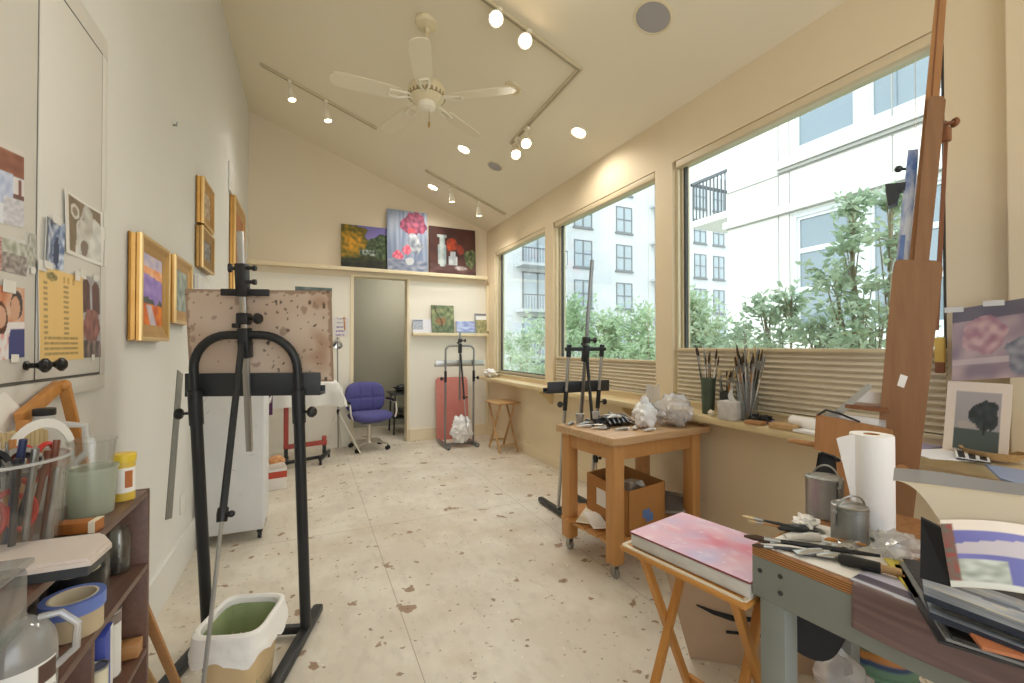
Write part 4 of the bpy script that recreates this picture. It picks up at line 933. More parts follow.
# ================================================================== left foreground: cabinet, shelf and its contents
# --- wall cupboard with two doors, papered with photographs
mat('cupboard_paint', '#dddbd5', .5); mat('black_knob', '#232323', .3, .3)
CX = XL + .03
t = thing('wall_cupboard', 'built-in white wall cupboard with two doors and black knobs', 'cupboard', (XL, 1.6, 1.2))
for (y0, y1, z0, z1) in ((.72, 2.085, 1.2, 1.252), (.72, 2.085, 2.395, 2.47), (2.034, 2.085, 1.252, 2.395), (.72, .80, 1.252, 2.395)): MB().bb((XL, y0, z0), (XL + .022, y1, z1), .003).build('face_frame', 'cupboard_paint', t, world=True)
MB().bb((XL + .001, .8, 1.252), (XL + .006, 2.034, 2.395)).build('back_board', mat('gap_shade_grey', '#5f5d59', .8), t, world=True)  # dark back, painting shade behind the door gaps
for (y0, y1, z0, z1) in ((1.6185, 1.6265, 1.26, 2.387), (2.0265, 2.0335, 1.253, 2.394), (.81, 2.0255, 2.388, 2.3945), (.81, 2.0255, 1.2525, 1.2595)): MB().bb((XL + .006, y0, z0), (CX - .0065, y1, z1)).build('door_gap_shade', 'gap_shade_grey', t, world=True)  # dark strips that paint the shade line into the door gaps
for (y0, y1, ky) in ((.808, 1.618, 1.575), (1.627, 2.026, 1.66)):
    d = MB().bb((XL + .006, y0, 1.26), (CX - .004, y1, 2.387), .003).build('cupboard_door', 'cupboard_paint', t, world=True)
    m = MB(); q = V((CX - .004, ky, 1.30)); m.lathe([(.012, 0), (.013, .004), (.007, .008), (.007, .022), (.014, .03), (.019, .036), (.019, .042), (.012, .048), (0, .049)], q, 20, ax=(1, 0, 0)); m.build('door_knob', 'black_knob', d, world=True)
PX = CX - .0025
def wall_photo(name, f, c, label, cat='photograph', nx=30, ny=40, tapes=(), curl=.0, group=None):
    """c: pixel corners bottom-left, bottom-right, top-left on the cupboard face"""
    bl, br, tl = [atX(*p, PX) for p in c]
    o = quadpic(name, f, bl, br, tl, label, cat, group, nx=nx, ny=ny, t=.0012, rough=.35, side='#f2f0ec', bend=(lambda u, v: curl * (u - .5) ** 2 * 4) if curl else None)
    for (u, v, w, h) in tapes:
        p = bl + (br - bl) * u + (tl - bl) * v; m = MB(); m.box(p + V((.0022 + curl, 0, 0)), (.0012, w, h), rot=(R(8 * nz(u * 9, v * 9)), 0, 0)); m.build('tape', 'masking', o, world=True)
    return o
def f_porch(u, v):
    c = (.9, .92, .97)
    if v > .62: c = mix((.5, .28, .2), (.62, .4, .3), .5 + nz(u * 4, v * 9))
    if .62 > v > .36 and u > .76: c = (.9, .88, .88) if int(u * 14) % 3 else (.5, .3, .27)
    if v > .93 or (u < .35 and v > .84): c = (.88, .86, .84)
    if u > .5 and .34 < v < .42: c = (.42, .27, .24)
    if .42 < u < .74 and .25 < v < .66: c = mix((.84, .88, .97), (.7, .76, .9), .5 + nz(u * 9, v * 9))
    if v < .3 and abs(u - .6 - .2 * (.3 - v)) < .1: c = (.2, .2, .24)
    if u > .5 and v < .36: c = mix((.88, .88, .92), (.75, .76, .8), .5 + nz(u * 10, v * 22))
    return c
wall_photo('porch_photo', f_porch, [(-22, 218), (24, 228), (-22, 130)], 'photograph of a figure in white by a brick porch, taped top left', nx=40, ny=50)
def f_group(u, v):
    c = mix((.45, .42, .42), (.75, .72, .7), .5 + nz(u * 12, v * 8))
    if u > .3 and v > .55: c = mix((.86, .86, .84), (.6, .62, .55), .5 + nz(u * 9, v * 5, 3))
    if u < .3: c = mix((.55, .3, .27), (.9, .8, .78), .5 + nz(u * 20, v * 20, 5))
    if v > .93 or u > .95: c = (.85, .85, .84)
    return c
wall_photo('group_photo', f_group, [(-12, 268), (29, 277), (-12, 229)], 'small photograph of a crowd, taped below the porch photograph', nx=44, ny=30)
wall_photo('street_photo', lambda u, v: mix((.6, .6, .55), (.82, .82, .8), .5 + nz(u * 6, v * 8, 2)), [(27, 269), (37, 272), (26, 231)], 'narrow grey photograph peeking out beside the crowd photograph', nx=14, ny=24, tapes=((.5, 0, .02, .018),))
def f_couple(u, v):
    c = mix((.8, .5, .35), (.92, .86, .8), .5 + nz(u * 4, v * 4)) if v > .5 else (.93, .91, .92)
    if math.hypot((u - .33) / .2, (v - .55) / .24) < 1: c = (.35, .22, .16)
    if math.hypot((u - .36) / .13, (v - .58) / .15) < 1: c = (.86, .68, .58)
    if math.hypot((u - .78) / .17, (v - .75) / .2) < 1: c = (.28, .26, .26)
    if math.hypot((u - .74) / .13, (v - .7) / .17) < 1: c = (.84, .66, .56)
    if v < .42 and u > .62 - (.42 - v) * .5: c = (.27, .3, .52)
    if v < .35 and u < .55: c = mix((.94, .92, .93), (.85, .5, .45), max(0, nz(u * 8, v * 8)) * 1.6)
    return c
wall_photo('couple_photo', f_couple, [(-14, 362), (24.5, 357), (-14, 284)], 'photograph of two people, one in a blue jacket, beside the yellow sheet', nx=44, ny=50, tapes=((.55, 1.0, .05, .03), (.7, 0, .03, .02)))
def f_blue(u, v):
    c = mix((.35, .42, .58), (.82, .85, .9), .5 + 1.3 * nz(u * 7, v * 6, 5))
    if u < .2: c = mix((.4, .42, .42), (.52, .54, .54), v)
    if blob(u, v, .72, .35, (.13, .3), 6, 3): c = (.22, .26, .38)
    return c
wall_photo('blue_photo', f_blue, [(41, 264), (60, 270), (43, 215)], 'curled blue and white photograph taped above the yellow sheet', nx=26, ny=36, tapes=((.5, 1, .045, .022), (.15, .0, .04, .02)), curl=.008)
def f_cow(u, v):
    if u < .1 or u > .9 or v < .06 or v > .95: return (.92, .91, .89)
    c = mix((.55, .48, .38), (.48, .42, .34), .5 + nz(u * 4, v * 4))
    if blob(u, v, .62, .3, (.38, .48), 3, 4): c = mix((.9, .9, .88), (.76, .76, .74), .5 + nz(u * 5, v * 6, 6))
    if blob(u, v, .54 + .1 * (v - .6), .62, (.17, .3), 3, 2): c = mix((.84, .83, .8), (.68, .67, .64), .5 + nz(u * 6, v * 6, 8))
    d = math.hypot((u - .26) / .12, (v - .74) / .12)
    if d < 1: c = (.84, .83, .8) if d > .6 else (.6, .54, .47)
    if blob(u, v, .5, .2, (.1, .14), 6, 9): c = (.5, .44, .4)
    if math.hypot((u - .47) / .03, (v - .68) / .02) < 1: c = (.5, .47, .44)
    return c
wall_photo('animal_photo', f_cow, [(64, 252), (103, 267), (62.5, 188)], 'photograph of a white cow on brown ground, highest on the right cupboard door', nx=50, ny=56, tapes=((1.0, .9, .02, .06), (1.0, .25, .02, .1)), curl=.006)
def f_sheet(u, v):
    y = (.94, .80, .52)
    if v > .86:
        if math.hypot((u - .3) / .13, (v - .915) / .045) < 1: return mix((.42, .4, .26), (.75, .66, .4), .5 + nz(u * 22, v * 30))
        if .55 < u < .85 and .885 < v < .945 and int((u - .55) * 40) % 4 < 2: return (.8, .64, .36)
        return y
    k = int(v * 34)
    if k % 2 == 0 and v > .05:
        if v < .27 and .12 < u < .88: return mix(y, (.5, .42, .26), .55 + .5 * nz(u * 20, k))
        if (.1 < u < .2 + .25 * abs(nz(k, 3)) or .55 < u < .68 + .3 * abs(nz(k, 8))) and k % 4 < 3: return mix(y, (.5, .42, .26), .6)
    return y
wall_photo('yellow_sheet', f_sheet, [(38, 362), (82, 359), (36.5, 264.5)], 'tall yellow printed sheet taped across the middle of the cupboard doors', 'notice', nx=44, ny=70, tapes=((.06, 1.0, .04, .03), (.85, 1.0, .03, .03), (.45, .0, .03, .02)), curl=.004)
def f_arch(u, v):
    c = mix((.62, .6, .62), (.72, .74, .78), .5 + nz(u * 5, v * 5))
    for x in (.4, .82):
        if abs(u - x) < .16 and v < .86 and v > .55: c = mix((.42, .26, .25), (.3, .2, .2), .5 + nz(u * 9, v * 6))
        if math.hypot((u - x) / .16, (v - .86) / .09) < 1: c = (.38, .24, .23)
    if v < .6 and blob(u, v, .6, .38, (.34, .26), 5, 3): c = mix((.66, .44, .42), (.45, .28, .28), .5 + nz(u * 8, v * 8, 4))
    if v < .22: c = mix((.25, .24, .25), (.6, .5, .5), .5 + nz(u * 8, v * 8, 9))
    return c
wall_photo('arch_photo', f_arch, [(78, 358), (101, 357), (76, 272)], 'dim reddish photograph of twin arches at the right of the yellow sheet', nx=30, ny=50, tapes=((.25, 1, .04, .03), (.8, 1, .04, .02), (.6, 0, .02, .02)))

# --- brown laminate shelf unit
wood('laminate', '#6e4f42', '#5b4035', 'Y', 1.3, .35); mat('laminate_edge', '#7d5b4a', .4)
FX, ST, S2, S3 = -.42, .937, .727, .487
t = thing('shelf_unit', 'brown laminate shelf unit crammed with jars against the left wall', 'shelf unit', (-.55, 1.1, 0))
def board(name, lo, hi): MB().bb(lo, hi, .002).build(name, 'laminate', t, world=True)
board('end_panel', (-.69, 1.602, 0), (FX, 1.62, ST)); board('end_panel', (-.69, .48, 0), (FX, .498, ST))
board('shelf_board', (-.69, .498, ST - .018), (FX, 1.602, ST))
for z in (S2, S3, .25): board('shelf_board', (-.69, .498, z - .018), (FX, 1.602, z))
board('divider', (-.69, 1.245, S3), (FX, 1.26, S2 - .018)); board('plinth', (-.69, .498, .0), (-.672, 1.602, .06))

# --- vessels: a turned wall with thickness
def cup(rb, rt, h, w=.003, rim=.0, foot=.004): return [(0, .001), (rb, 0), (rt, h), (rt + rim, h + .001), (rt + rim, h + rim * 1.5 + .002), (rt - w, h + .001), (rb - w, foot), (0, foot)]
clear('clear_plastic', '#fcfdfd', gloss=.07, dens=.015, rough=.05); clear('jar_glass', '#f9fcfa', gloss=.10, dens=.03); clear('frosted_green', '#f5faf2', gloss=.06, dens=.36, rough=.3, body='#e6ece2'); clear('frosted_white', '#fafafa', gloss=.06, dens=.72, rough=.3, body='#eceded')
clear('smoke_plastic', '#f0f3f4', gloss=.09, dens=.12, rough=.15, body='#c4cacd')
mat('red_grip', '#c8382f', .35); mat('white_plastic', '#eae9e6', .4); mat('bristle', '#d8c49a', .8, col2='#c3ab7c', scale=60, stretch=(1, 1, .1)); mat('black_marker', '#26262a', .35)
mat('pen_navy', '#2c3558', .4)
B0 = V((-.568, 1.222, ST + .001))
m = MB(); m.lathe(cup(.098, .112, .185, .003, .004), B0, 40); tub_ = solo(m, 'clear_tub', 'clear_plastic', 'big clear plastic tub packed with scissors and markers on the shelf top', 'tub')
MB().tube([B0 + V((.113 * cos(2 * pi * k / 40), .113 * sin(2 * pi * k / 40), .186)) for k in range(40)], .0032, 8, closed=True).build('rim', 'frosted_white', tub_, world=True)

rt_ = random.Random(5)
def in_tub(k, ang, rad, top, lean): 
    a = R(ang); p = B0 + V((cos(a) * rad, sin(a) * rad, .006)); q = p + V((cos(a) * lean, sin(a) * lean, top)); return p, q
TUB = [(-45, .075, .19, .02), (-75, .03, .2, .03), (5, .078, .17, .02), (40, .075, .2, .02), (85, .03, .23, .03), (130, .03, .18, .05), (-30, .03, .22, .04), (-10, .03, .2, .05), (-60, .05, .21, .03), (-20, .06, .20, .02), (20, .05, .205, .03), (65, .055, .19, .02), (110, .05, .20, .03), (160, .05, .21, .02), (200, .05, .215, .03), (240, .05, .2, .03)]
MK = [('marker_pen', 'black_marker', 'black marker pen'), ('marker_pen', 'charcoal_metal', 'grey marker pen'), ('craft_knife', 'steel_dull', 'steel craft knife'), ('marker_pen', 'handle_brown', 'brown marker pen')]
mat('handle_brown', '#7a4a38', .4)
for k, q in enumerate(TUB):
    p, e = in_tub(k, *q); nm, mt_, lb = (MK + [('marker_pen', 'pine', 'bare wooden pencil'), ('marker_pen', 'white_plastic', 'white marker pen'), ('marker_pen', 'pen_navy', 'navy marker pen')])[k % 7]; e = p.lerp(e, .92 if k % 3 else 1.02)
    m = MB(); m.tube([p, p.lerp(e, .7), p.lerp(e, .72), e], [.0055, .0055, .0065, .006], 10); place = ['low at the near side', 'beside the red handles', 'low at the right rim', 'leaning on the right wall', 'tallest at the centre', 'short near the centre', 'tall near the red handles', 'leaning across the middle', 'at the near side', 'at the right rim', 'right of the scissors', 'behind the tape loops', 'at the back', 'hard against the wall side', 'at the left back', 'at the left front'][k]
    solo(m, nm, mt_, f'{lb} standing in the big clear tub {place}', 'pen' if nm == 'marker_pen' else 'knife', 'markers in the clear tub')
def scissors(label, p, d, side, grip='red_grip'):
    d = V(d).normalized(); s_ = V(side).normalized(); s_ = (s_ - d * s_.dot(d)).normalized(); t = thing('scissors', label, 'scissors', p)
    for s in (-1, 1):
        m = MB(); m.prism([p + s_ * .001 * s, p + d * .1 + s_ * .007 * s, p + d * .1 - s_ * .006 * s], d.cross(s_) * .002 * s); bl = m.build('blade', 'steel_dull', t, world=True)
        c = p + d * .145 + s_ * .024 * s; m = MB(); m.tube([c + d * .033 * cos(2 * pi * k / 22) + s_ * .021 * sin(2 * pi * k / 22) for k in range(22)], .0055, 8, closed=True); m.tube([p + d * .095, c - d * .03], .005, 8); m.build('handle', grip, t, world=True)
    return t
sp = atV(57, 500, (-.50, 1.21)); scissors('red-handled scissors sticking out of the clear tub', V((-.533, 1.257, .965)), (.05, .08, 1), (.45, 1, 0))
scissors('second pair of red scissors, handles low inside the clear tub', V((-.535, 1.197, 1.165)), (.02, -.03, -1), (.55, .8, 0))
for k, (x, y, z, lab) in enumerate(((-.548, 1.172, 1.125, 'dark roll of tape on top of the clear tub, nearer'), (-.518, 1.207, 1.12, 'grey roll of tape on top of the clear tub, by the red scissors'))):
    m = MB(); T = Matrix.Translation((x, y, z)) @ Matrix.Rotation(R(62 - 20 * k), 4, 'Y') @ Matrix.Rotation(R(30), 4, 'X'); m.lathe([(.019, -.009), (.03, -.009), (.03, .009), (.019, .009), (.019, -.009)], (0, 0, 0), 28, M=T); solo(m, 'tape_roll', ['black_marker', 'grey_metal'][k], lab, 'tape')
m = MB(); prt = []
for k in range(15): a = R(20 + 140 * k / 14); prt.append((cos(a), sin(a)))
c0 = V((-.555, atX(40, 470, -.555).y, 1.105)); e1 = V((.25, .97, 0)).normalized(); e2 = V((0, 0, 1)); pts = [c0 + e1 * x * .1 + e2 * (y * .1 - .02) for x, y in prt] + [c0 + e1 * x * .08 + e2 * (y * .08 - .02) for x, y in prt[::-1]]
m.prism(pts, e1.cross(e2) * .003); solo(m, 'protractor', 'white_plastic', 'white curved protractor standing in the clear tub', 'protractor')
t = thing('wide_brush', 'wide pale-bristled brush standing in the clear tub', 'brush', (-.61, 1.28, 1.0)); q = V((-.625, atX(20, 455, -.625).y, 1.055)); rot = Matrix.Rotation(R(-60), 4, 'Z')
m = MB()
for k in range(12): m.box(q + rot @ V((0, -.042 + k * .0076, .062 + .003 * sin(k * 2.1))), (.02, .0078, .062), rot=rot, bev=.002)
m.build('bristles', 'bristle', t, world=True); MB().box(q + V((0, 0, .016)), (.024, .096, .034), rot=rot, bev=.003).build('ferrule', 'steel_dull', t, world=True); MB().bar(q, q - V((0, 0, .15)), .03, .014, bev=.005).build('handle', 'pine', t, world=True)
m = MB(); q = V((-.60, 1.10, 1.07)); m.tube([V((-.59, 1.10, .945)), q + V((0, 0, .05))], .006, 8)
for k in range(10): m.lathe([(.012, 0), (.02 - .003 * (k % 2), .004), (.012, .008)], q + V((0, 0, .02 + k * .0085)), 12)
solo(m, 'bottle_brush', 'black_marker', 'black round bottle brush at the left side of the clear tub', 'brush')
m = MB(); m.lathe([(0, 0), (.024, 0), (.026, .005), (.026, .25), (.018, .28), (.012, .3), (.012, .315), (0, .315)], (-.64, 1.135, ST), 24); solo(m, 'white_bottle', 'white_plastic', 'tall white bottle at the left edge behind the clear tub', 'bottle')
# jug behind the tub
t = thing('plastic_jug', 'white translucent jug with a black cap behind the clear tub', 'jug', (-.615, 1.53, ST + .001), R(15))
m = MB(); m.lathe([(0, 0), (.05, 0), (.056, .008), (.056, .15), (.05, .185), (.035, .215), (.02, .228), (.02, .24), (0, .24)], (0, 0, 0), 32); m.build('body', 'frosted_white', t)
m = MB(); m.lathe([(0, .236), (.021, .236), (.022, .238), (.022, .252), (.02, .254), (0, .254)], (0, 0, 0), 28); m.build('cap', 'black_plastic', t); MB().tube([(.03, .0, .21), (.075, .01, .2), (.08, .01, .13), (.054, 0, .1)], .009, 10).build('handle', 'frosted_white', t)
m = MB(); m.prism([(-.683, 1.36, ST), (-.677, 1.60, ST), (-.677, 1.60, 1.16), (-.683, 1.50, 1.24), (-.683, 1.36, 1.2)], (.008, 0, 0)); solo(m, 'paper_sheet', 'paper_white', 'white paper leaning on the wall behind the jug', 'paper')
# wooden easel back leaning there
t = thing('table_easel', 'folded wooden table easel leaning behind the jug under the cupboard', 'easel', (-.65, 1.5, ST))
a = atX(19, 420, -.655); b_ = atX(58, 386, -.655); c_ = atX(70, 424, -.655)
MB().bar(a, b_, .02, .036, up=(0, -.6, 1), bev=.004).build('crossbar', 'pine', t, world=True)
MB().bar(b_ + V((.012, .0, .01)), V((-.64, c_.y + .05, ST + .002)).lerp(c_, .0) if False else c_ + (c_ - b_) * 1.55, .018, .026, up=(1, 0, 0), bev=.003).build('leg', 'pine', t, world=True)
MB().bar(a + V((.01, 0, 0)), V((-.645, a.y - .02, ST + .002)), .018, .026, up=(1, 0, 0), bev=.003).build('leg', 'pine', t, world=True)
m = MB(); m.ball(b_ + V((.012, .004, .002)), .016, 2); m.build('hinge', 'pine', t, world=True)
# green tub with a clear cup in it
G0 = V((-.487, 1.432, ST + .001))
m = MB(); m.lathe(cup(.042, .049, .108, .0025, .003), G0, 36); solo(m, 'frosted_tub', 'frosted_green', 'frosted green-stained tub on the shelf beside the clear tub', 'tub')
m = MB(); m.lathe(cup(.034, .046, .15, .002, .002), G0 + V((0, 0, .028)), 36); solo(m, 'clear_cup', 'clear_plastic', 'tall clear cup standing inside the green-stained tub', 'cup')
# yellow lidded jar
t = thing('paint_jar', 'small white-labelled jar with a yellow lid at the shelf end', 'jar', (-.452, 1.525, ST + .001)); rj = .024
MB().lathe([(0, 0), (rj, 0), (rj, .095), (rj * .9, .105), (0, .105)], n=28).build('jar_body', mat('jar_yellow', '#d8b84a', .4), t); MB().lathe([(rj + .0006, .022), (rj + .0006, .088)], n=28).build('label', 'white_plastic', t)
m = MB(); m.sheet(lambda u, v: V(((rj + .0012) * cos(R(-70 + 40 * u)), (rj + .0012) * sin(R(-70 + 40 * u)), .035 + .045 * v)), 8, 2); m.build('label_patch', mat('label_rust', '#b06a3a', .5), t)
MB().lathe([(0, .103), (rj + .002, .103), (rj + .002, .122), (rj, .124), (0, .124)], n=28).build('lid', mat('lid_yellow', '#e0c23f', .35), t)
t = thing('small_carton', 'flat orange-brown carton lying on the shelf front edge', 'box', (-.462, 1.30, ST + .001), R(-8)); MB().box((0, 0, .012), (.075, .034, .024), bev=.002).build('carton_body', mat('carton_orange', '#a8682f', .5), t); MB().box((.03, 0, .0125), (.012, .0355, .0252)).build('end_band', 'paper_cream', t)
# lidded box hanging over the front
mat('lid_pink', '#d8cdc6', .4); mat('box_dark', '#3a3d41', .45)
top = [atZ(u_, v_, .969) for u_, v_ in ((-60, 552), (104, 532), (112, 541), (91, 559), (-40, 578))]
t = thing('lidded_box', 'dark plastic box with a pinkish lid overhanging the shelf front', 'box', (-.43, .98, ST))
cxy = sum((V((p.x, p.y, 0)) for p in top), V()) / 5
m = MB(); m.prism([V((p.x, p.y, .957)) for p in top], (0, 0, .008)); m.prism([cxy + (V((p.x, p.y, 0)) - cxy) * .93 + V((0, 0, .965)) for p in top], (0, 0, .005)); m.build('lid', 'lid_pink', t, world=True)
m = MB(); m.prism([cxy + (V((p.x, p.y, 0)) - cxy) * .93 + V((0, 0, ST + .001)) for p in top], (0, 0, .957 - ST - .001)); m.build('box_body', 'box_dark', t, world=True)
# clear grey box at the lower left
t = thing('clear_box', 'cloudy grey plastic box at the near end of the shelf top', 'box', (-.45, .78, ST))
m = MB(); m.bb((-.53, .68, ST + .001), (-.37, .89, 1.03), .01); m.build('box_body', 'smoke_plastic', t, world=True); MB().bb((-.535, .675, 1.03), (-.366, .895, 1.04), .005).build('lid', 'smoke_plastic', t, world=True); MB().bar((-.535, .70, 1.052), (-.378, .72, 1.052), .01, .008).build('latch', 'white_plastic', t, world=True)
# tape rolls on the second shelf
Tp = atZ(80, 622, S2 + .03); tx, ty = -.466, 1.285
def roll(name, m_, label, z0, h, r, rin, x=tx, y=ty, core='paper_cream'):
    t = thing(name, label, 'tape', (x, y, z0)); MB().lathe([(rin + .004, 0), (r, 0), (r, h), (rin + .004, h), (rin + .004, 0)], n=40).build('tape_winding', m_, t); MB().lathe([(rin, 0), (rin + .004, 0), (rin + .004, h), (rin, h), (rin, 0)], n=40).build('core', core, t)
roll('tape_roll', mat('tape_beige', '#c3b294', .6), 'wide beige tape roll under the blue one on the second shelf', S2 + .001, .048, .05, .036)
roll('tape_roll', mat('tape_blue', '#6f86d0', .5), 'blue masking tape roll stacked on the beige roll', S2 + .05, .028, .054, .038)
roll('tape_roll', 'black_plastic', 'black tape roll behind the blue one on the second shelf', S2 + .001, .082, .05, .038, -.505, 1.41)
m = MB(); m.lathe(cup(.04, .045, .08, .002, .002), (-.575, 1.315, S2 + .001), 32); solo(m, 'plastic_cup', 'clear_plastic', 'low clear cup behind the tape rolls', 'cup')
def glassjar(label, x, y, r, h, lid=None, fill=None):
    t = thing('glass_jar', label, 'jar', (x, y, S2 + .001)); MB().lathe([(0, 0), (r * .95, 0), (r, .004), (r, h * .8), (r * .86, h * .9), (r * .86, h), (r * .86 - .003, h), (r * .86 - .003, h * .88), (r - .004, h * .78), (r - .004, .006), (0, .006)], n=32).build('glass', 'jar_glass', t)
    if fill: MB().lathe([(0, .007), (r - .005, .007), (r - .005, fill[1]), (0, fill[1])], n=28).build('contents', fill[0], t)
    if lid: MB().lathe([(0, h - .012), (r * .9, h - .012), (r * .9, h + .004), (0, h + .005)], n=28).build('lid', lid, t)
glassjar('tall empty glass jar on the second shelf beside the black tape', -.50, 1.475, .036, .13)
glassjar('glass jar with dark paint in its bottom at the end of the second shelf', -.475, 1.57, .027, .12, None, ('black_plastic', .03))
glassjar('glass jar with green lid at the back of the second shelf', -.57, 1.565, .03, .13, mat('lid_green', '#6f8f7c', .4))
t = thing('storage_box', 'pale grey storage box at the back of the second shelf', 'box', (-.655, 1.47, S2 + .001)); MB().box((0, 0, .075), (.05, .22, .15), bev=.006).build('box_body', mat('box_grey', '#b4b6ba', .5), t); MB().box((0, 0, .158), (.056, .226, .014), bev=.004).build('lid', 'white_plastic', t)
# jug with label in the foreground
JX, JY = -.43, .99
t = thing('solvent_jug', 'clear round-shouldered bottle with a white label at the bottom left', 'bottle', (JX, JY, S2 + .001), R(-62)); rj = .05
MB().lathe([(0, 0), (rj * .96, 0), (rj, .005), (rj, .125), (rj * .94, .145), (rj * .74, .165), (rj * .4, .178), (.014, .18), (.014, .184), (0, .184)], n=40).build('bottle_body', clear('jug_plastic', '#fafbfb', gloss=.10, dens=.365, rough=.12, body='#f2f3f3'), t)
def f_lab(u, v):
    c = (.93, .93, .92)
    if u > .74 and .66 < v < .97: return (.36, .27, .24)
    if v > .78 and .08 < u < .3 and int(u * 60) % 5 < 3: return (.3, .3, .3)
    if .4 < u < .5 and .5 < v < .8: return (.55, .55, .55) if int(v * 60) % 3 else c
    if v < .66 and u < .36 and int(v * 40) % 2 == 0 and nz(u * 30, int(v * 40)) > -.1: return (.62, .62, .62)
    if u > .66 and .4 < v < .55 and nz(u * 30, v * 30) > .1: return (.4, .4, .4)
    return c
me = picture('label', f_lab, (0, 0, .01), (1, 0, 0), (0, 0, .105), t=0, nx=60, ny=44, parent=t, world=False)
for v in me.data.vertices: a = R(-75 + 135 * v.co.x); v.co.x, v.co.y = (rj + .0008) * cos(a), (rj + .0008) * sin(a)
MB().tube([(rj * .2, .025, .175), (rj * .35, .05, .175), (rj * .5, .07, .15), (rj * .5, .068, .11), (rj * .4, .045, .09)], .006, 10).build('handle', 'jug_plastic', t)
# cans and cartons on the third shelf
def can(name, label, x, y, z, r, h, m_, band=None, top='steel_dull'):
    t = thing(name, label, 'can', (x, y, z + .001)); MB().lathe([(0, 0), (r, 0), (r, h), (0, h)], n=32).build('can_body', m_, t)
    m = MB(); m.lathe([(r - .003, h - .002), (r + .0015, h - .001), (r + .0015, h + .004), (r - .002, h + .004), (r - .004, h + .001), (0, h + .001)], n=32); m.build('rim', top, t)
    m = MB(); m.lathe([(r, 0), (r + .0015, .001), (r + .0015, .004), (r, .005)], n=32); m.build('bottom_rim', top, t)
    if band: MB().lathe([(r + .0008, h * band[1]), (r + .0008, h * band[2])], n=32).build('label', band[0], t)
can('spray_can', 'white can with a dark top band on the third shelf', -.478, 1.50, S3, .03, .17, 'white_plastic', (mat('band_brown', '#8a7d78', .5), .82, .98))
can('paint_can', 'dark blue and black can behind the white can on the third shelf', -.54, 1.43, S3, .036, .11, 'box_dark', (mat('label_blue', '#7f9bd0', .5), .1, .4))
can('paint_can', 'silver can at the back of the third shelf', -.61, 1.52, S3, .038, .13, 'steel_dull')
t = thing('blue_carton', 'tall blue and white carton at the front of the third shelf', 'box', (-.462, 1.38, S3 + .001), R(6)); MB().box((0, 0, .09), (.055, .07, .18), bev=.002).build('carton_body', mat('carton_blue', '#3f4fae', .45), t); MB().box((.0275, .02, .09), (.002, .022, .178)).build('white_panel', 'white_plastic', t)
can('paint_tube_can', 'cream can low at the front of the third shelf', -.438, 1.318, S3, .022, .13, mat('can_cream', '#ddd8c0', .5))
t = thing('wood_block', 'beige block at the end of the third shelf', 'block', (-.45, 1.572, S3 + .001)); MB().box((0, 0, .02), (.05, .04, .04), bev=.003).build('block_body', 'lath', t)
# two wooden slats leaning against the shelf end
a, b_ = V((-.44, 1.632, .60)), atZ(190, 716, .004)
m = MB(); m.bar(a, b_, .03, .009, up=(.3, 1, .3), bev=.002); solo(m, 'timber_strip', 'lath', 'pale wooden slat leaning on the end of the shelf unit', 'slat')
m = MB(); a2, b2 = V((-.50, 1.634, .56)), atZ(172, 716, .004); m.bar(a2, b2, .026, .009, up=(.3, 1, .3), bev=.002); solo(m, 'timber_strip', 'maple_x', 'second darker slat behind the first, leaning on the shelf unit', 'slat')

# ================================================================== right side: worktables and window ledge
wood('butcher', '#c8955a', '#b8824a', 'Z'); wood('butcher_top', '#cfae86', '#b1895f', 'X', .8); wood('tray_wood', '#c98f47', '#b97f3b', 'Y'); wood('tray_leg', '#c68d48', '#b67d3a', 'Z')
mat('cardboard', '#b98348', .8, col2='#ab7740', scale=5); mat('cardboard_in', '#7d5c3a', .9); mat('foil', '#c9c6c0', .3, .75, col2='#8f8b84', scale=25); mat('tube_white', '#dcd8d2', .4, col2='#a8a199', scale=18)
# ---- butcher-block table on casters
TB = V((1.57, 2.04, 0)); ta = R(5.5); TM = Matrix.Translation(TB) @ Matrix.Rotation(ta, 4, 'Z'); TTOP = .825
t = thing('worktable', 'wooden butcher-block worktable on casters under the middle of the ledge', 'table', TB, ta)
TW, TD = .86, .555
MB().bb((0, 0, TTOP - .045), (TW, TD, TTOP), .004).build('table_top', 'butcher_top', t)
for (x, y) in ((.03, .025), (TW - .15, .025), (.03, TD - .1), (TW - .15, TD - .1)):
    lg = MB().bb((x, y, .085), (x + .078, y + .078, TTOP - .045), .006).build('leg', 'butcher', t)
    m = MB(); cx, cy = x + .039, y + .039; m.box((cx, cy, .08), (.05, .05, .008)); m.cyl((cx - .011, cy, .03), (cx + .011, cy, .03), .03, n=18); m.bar((cx - .015, cy, .03), (cx - .015, cy, .08), .004, .03, up=(0, 1, 0)); m.bar((cx + .015, cy, .03), (cx + .015, cy, .08), .004, .03, up=(0, 1, 0)); m.build('caster', 'steel_dull', lg)
for (a, b_) in (((.108, .04), (TW - .15, .065)), ((.108, TD - .065), (TW - .15, TD - .04)), ((.045, .103), (.07, TD - .1)), ((TW - .115, .103), (TW - .09, TD - .1))): MB().bb((*a, TTOP - .14), (*b_, TTOP - .045), .003).build('apron', 'butcher', t)
for y in (.05, .18, .31, .44): MB().bb((.035, y, .19), (TW - .1, y + .11, .21), .002).build('shelf_slat', 'butcher', t)
def T(x, y, z=0): return TM @ V((x, y, TTOP + z))
ZSH = .2115
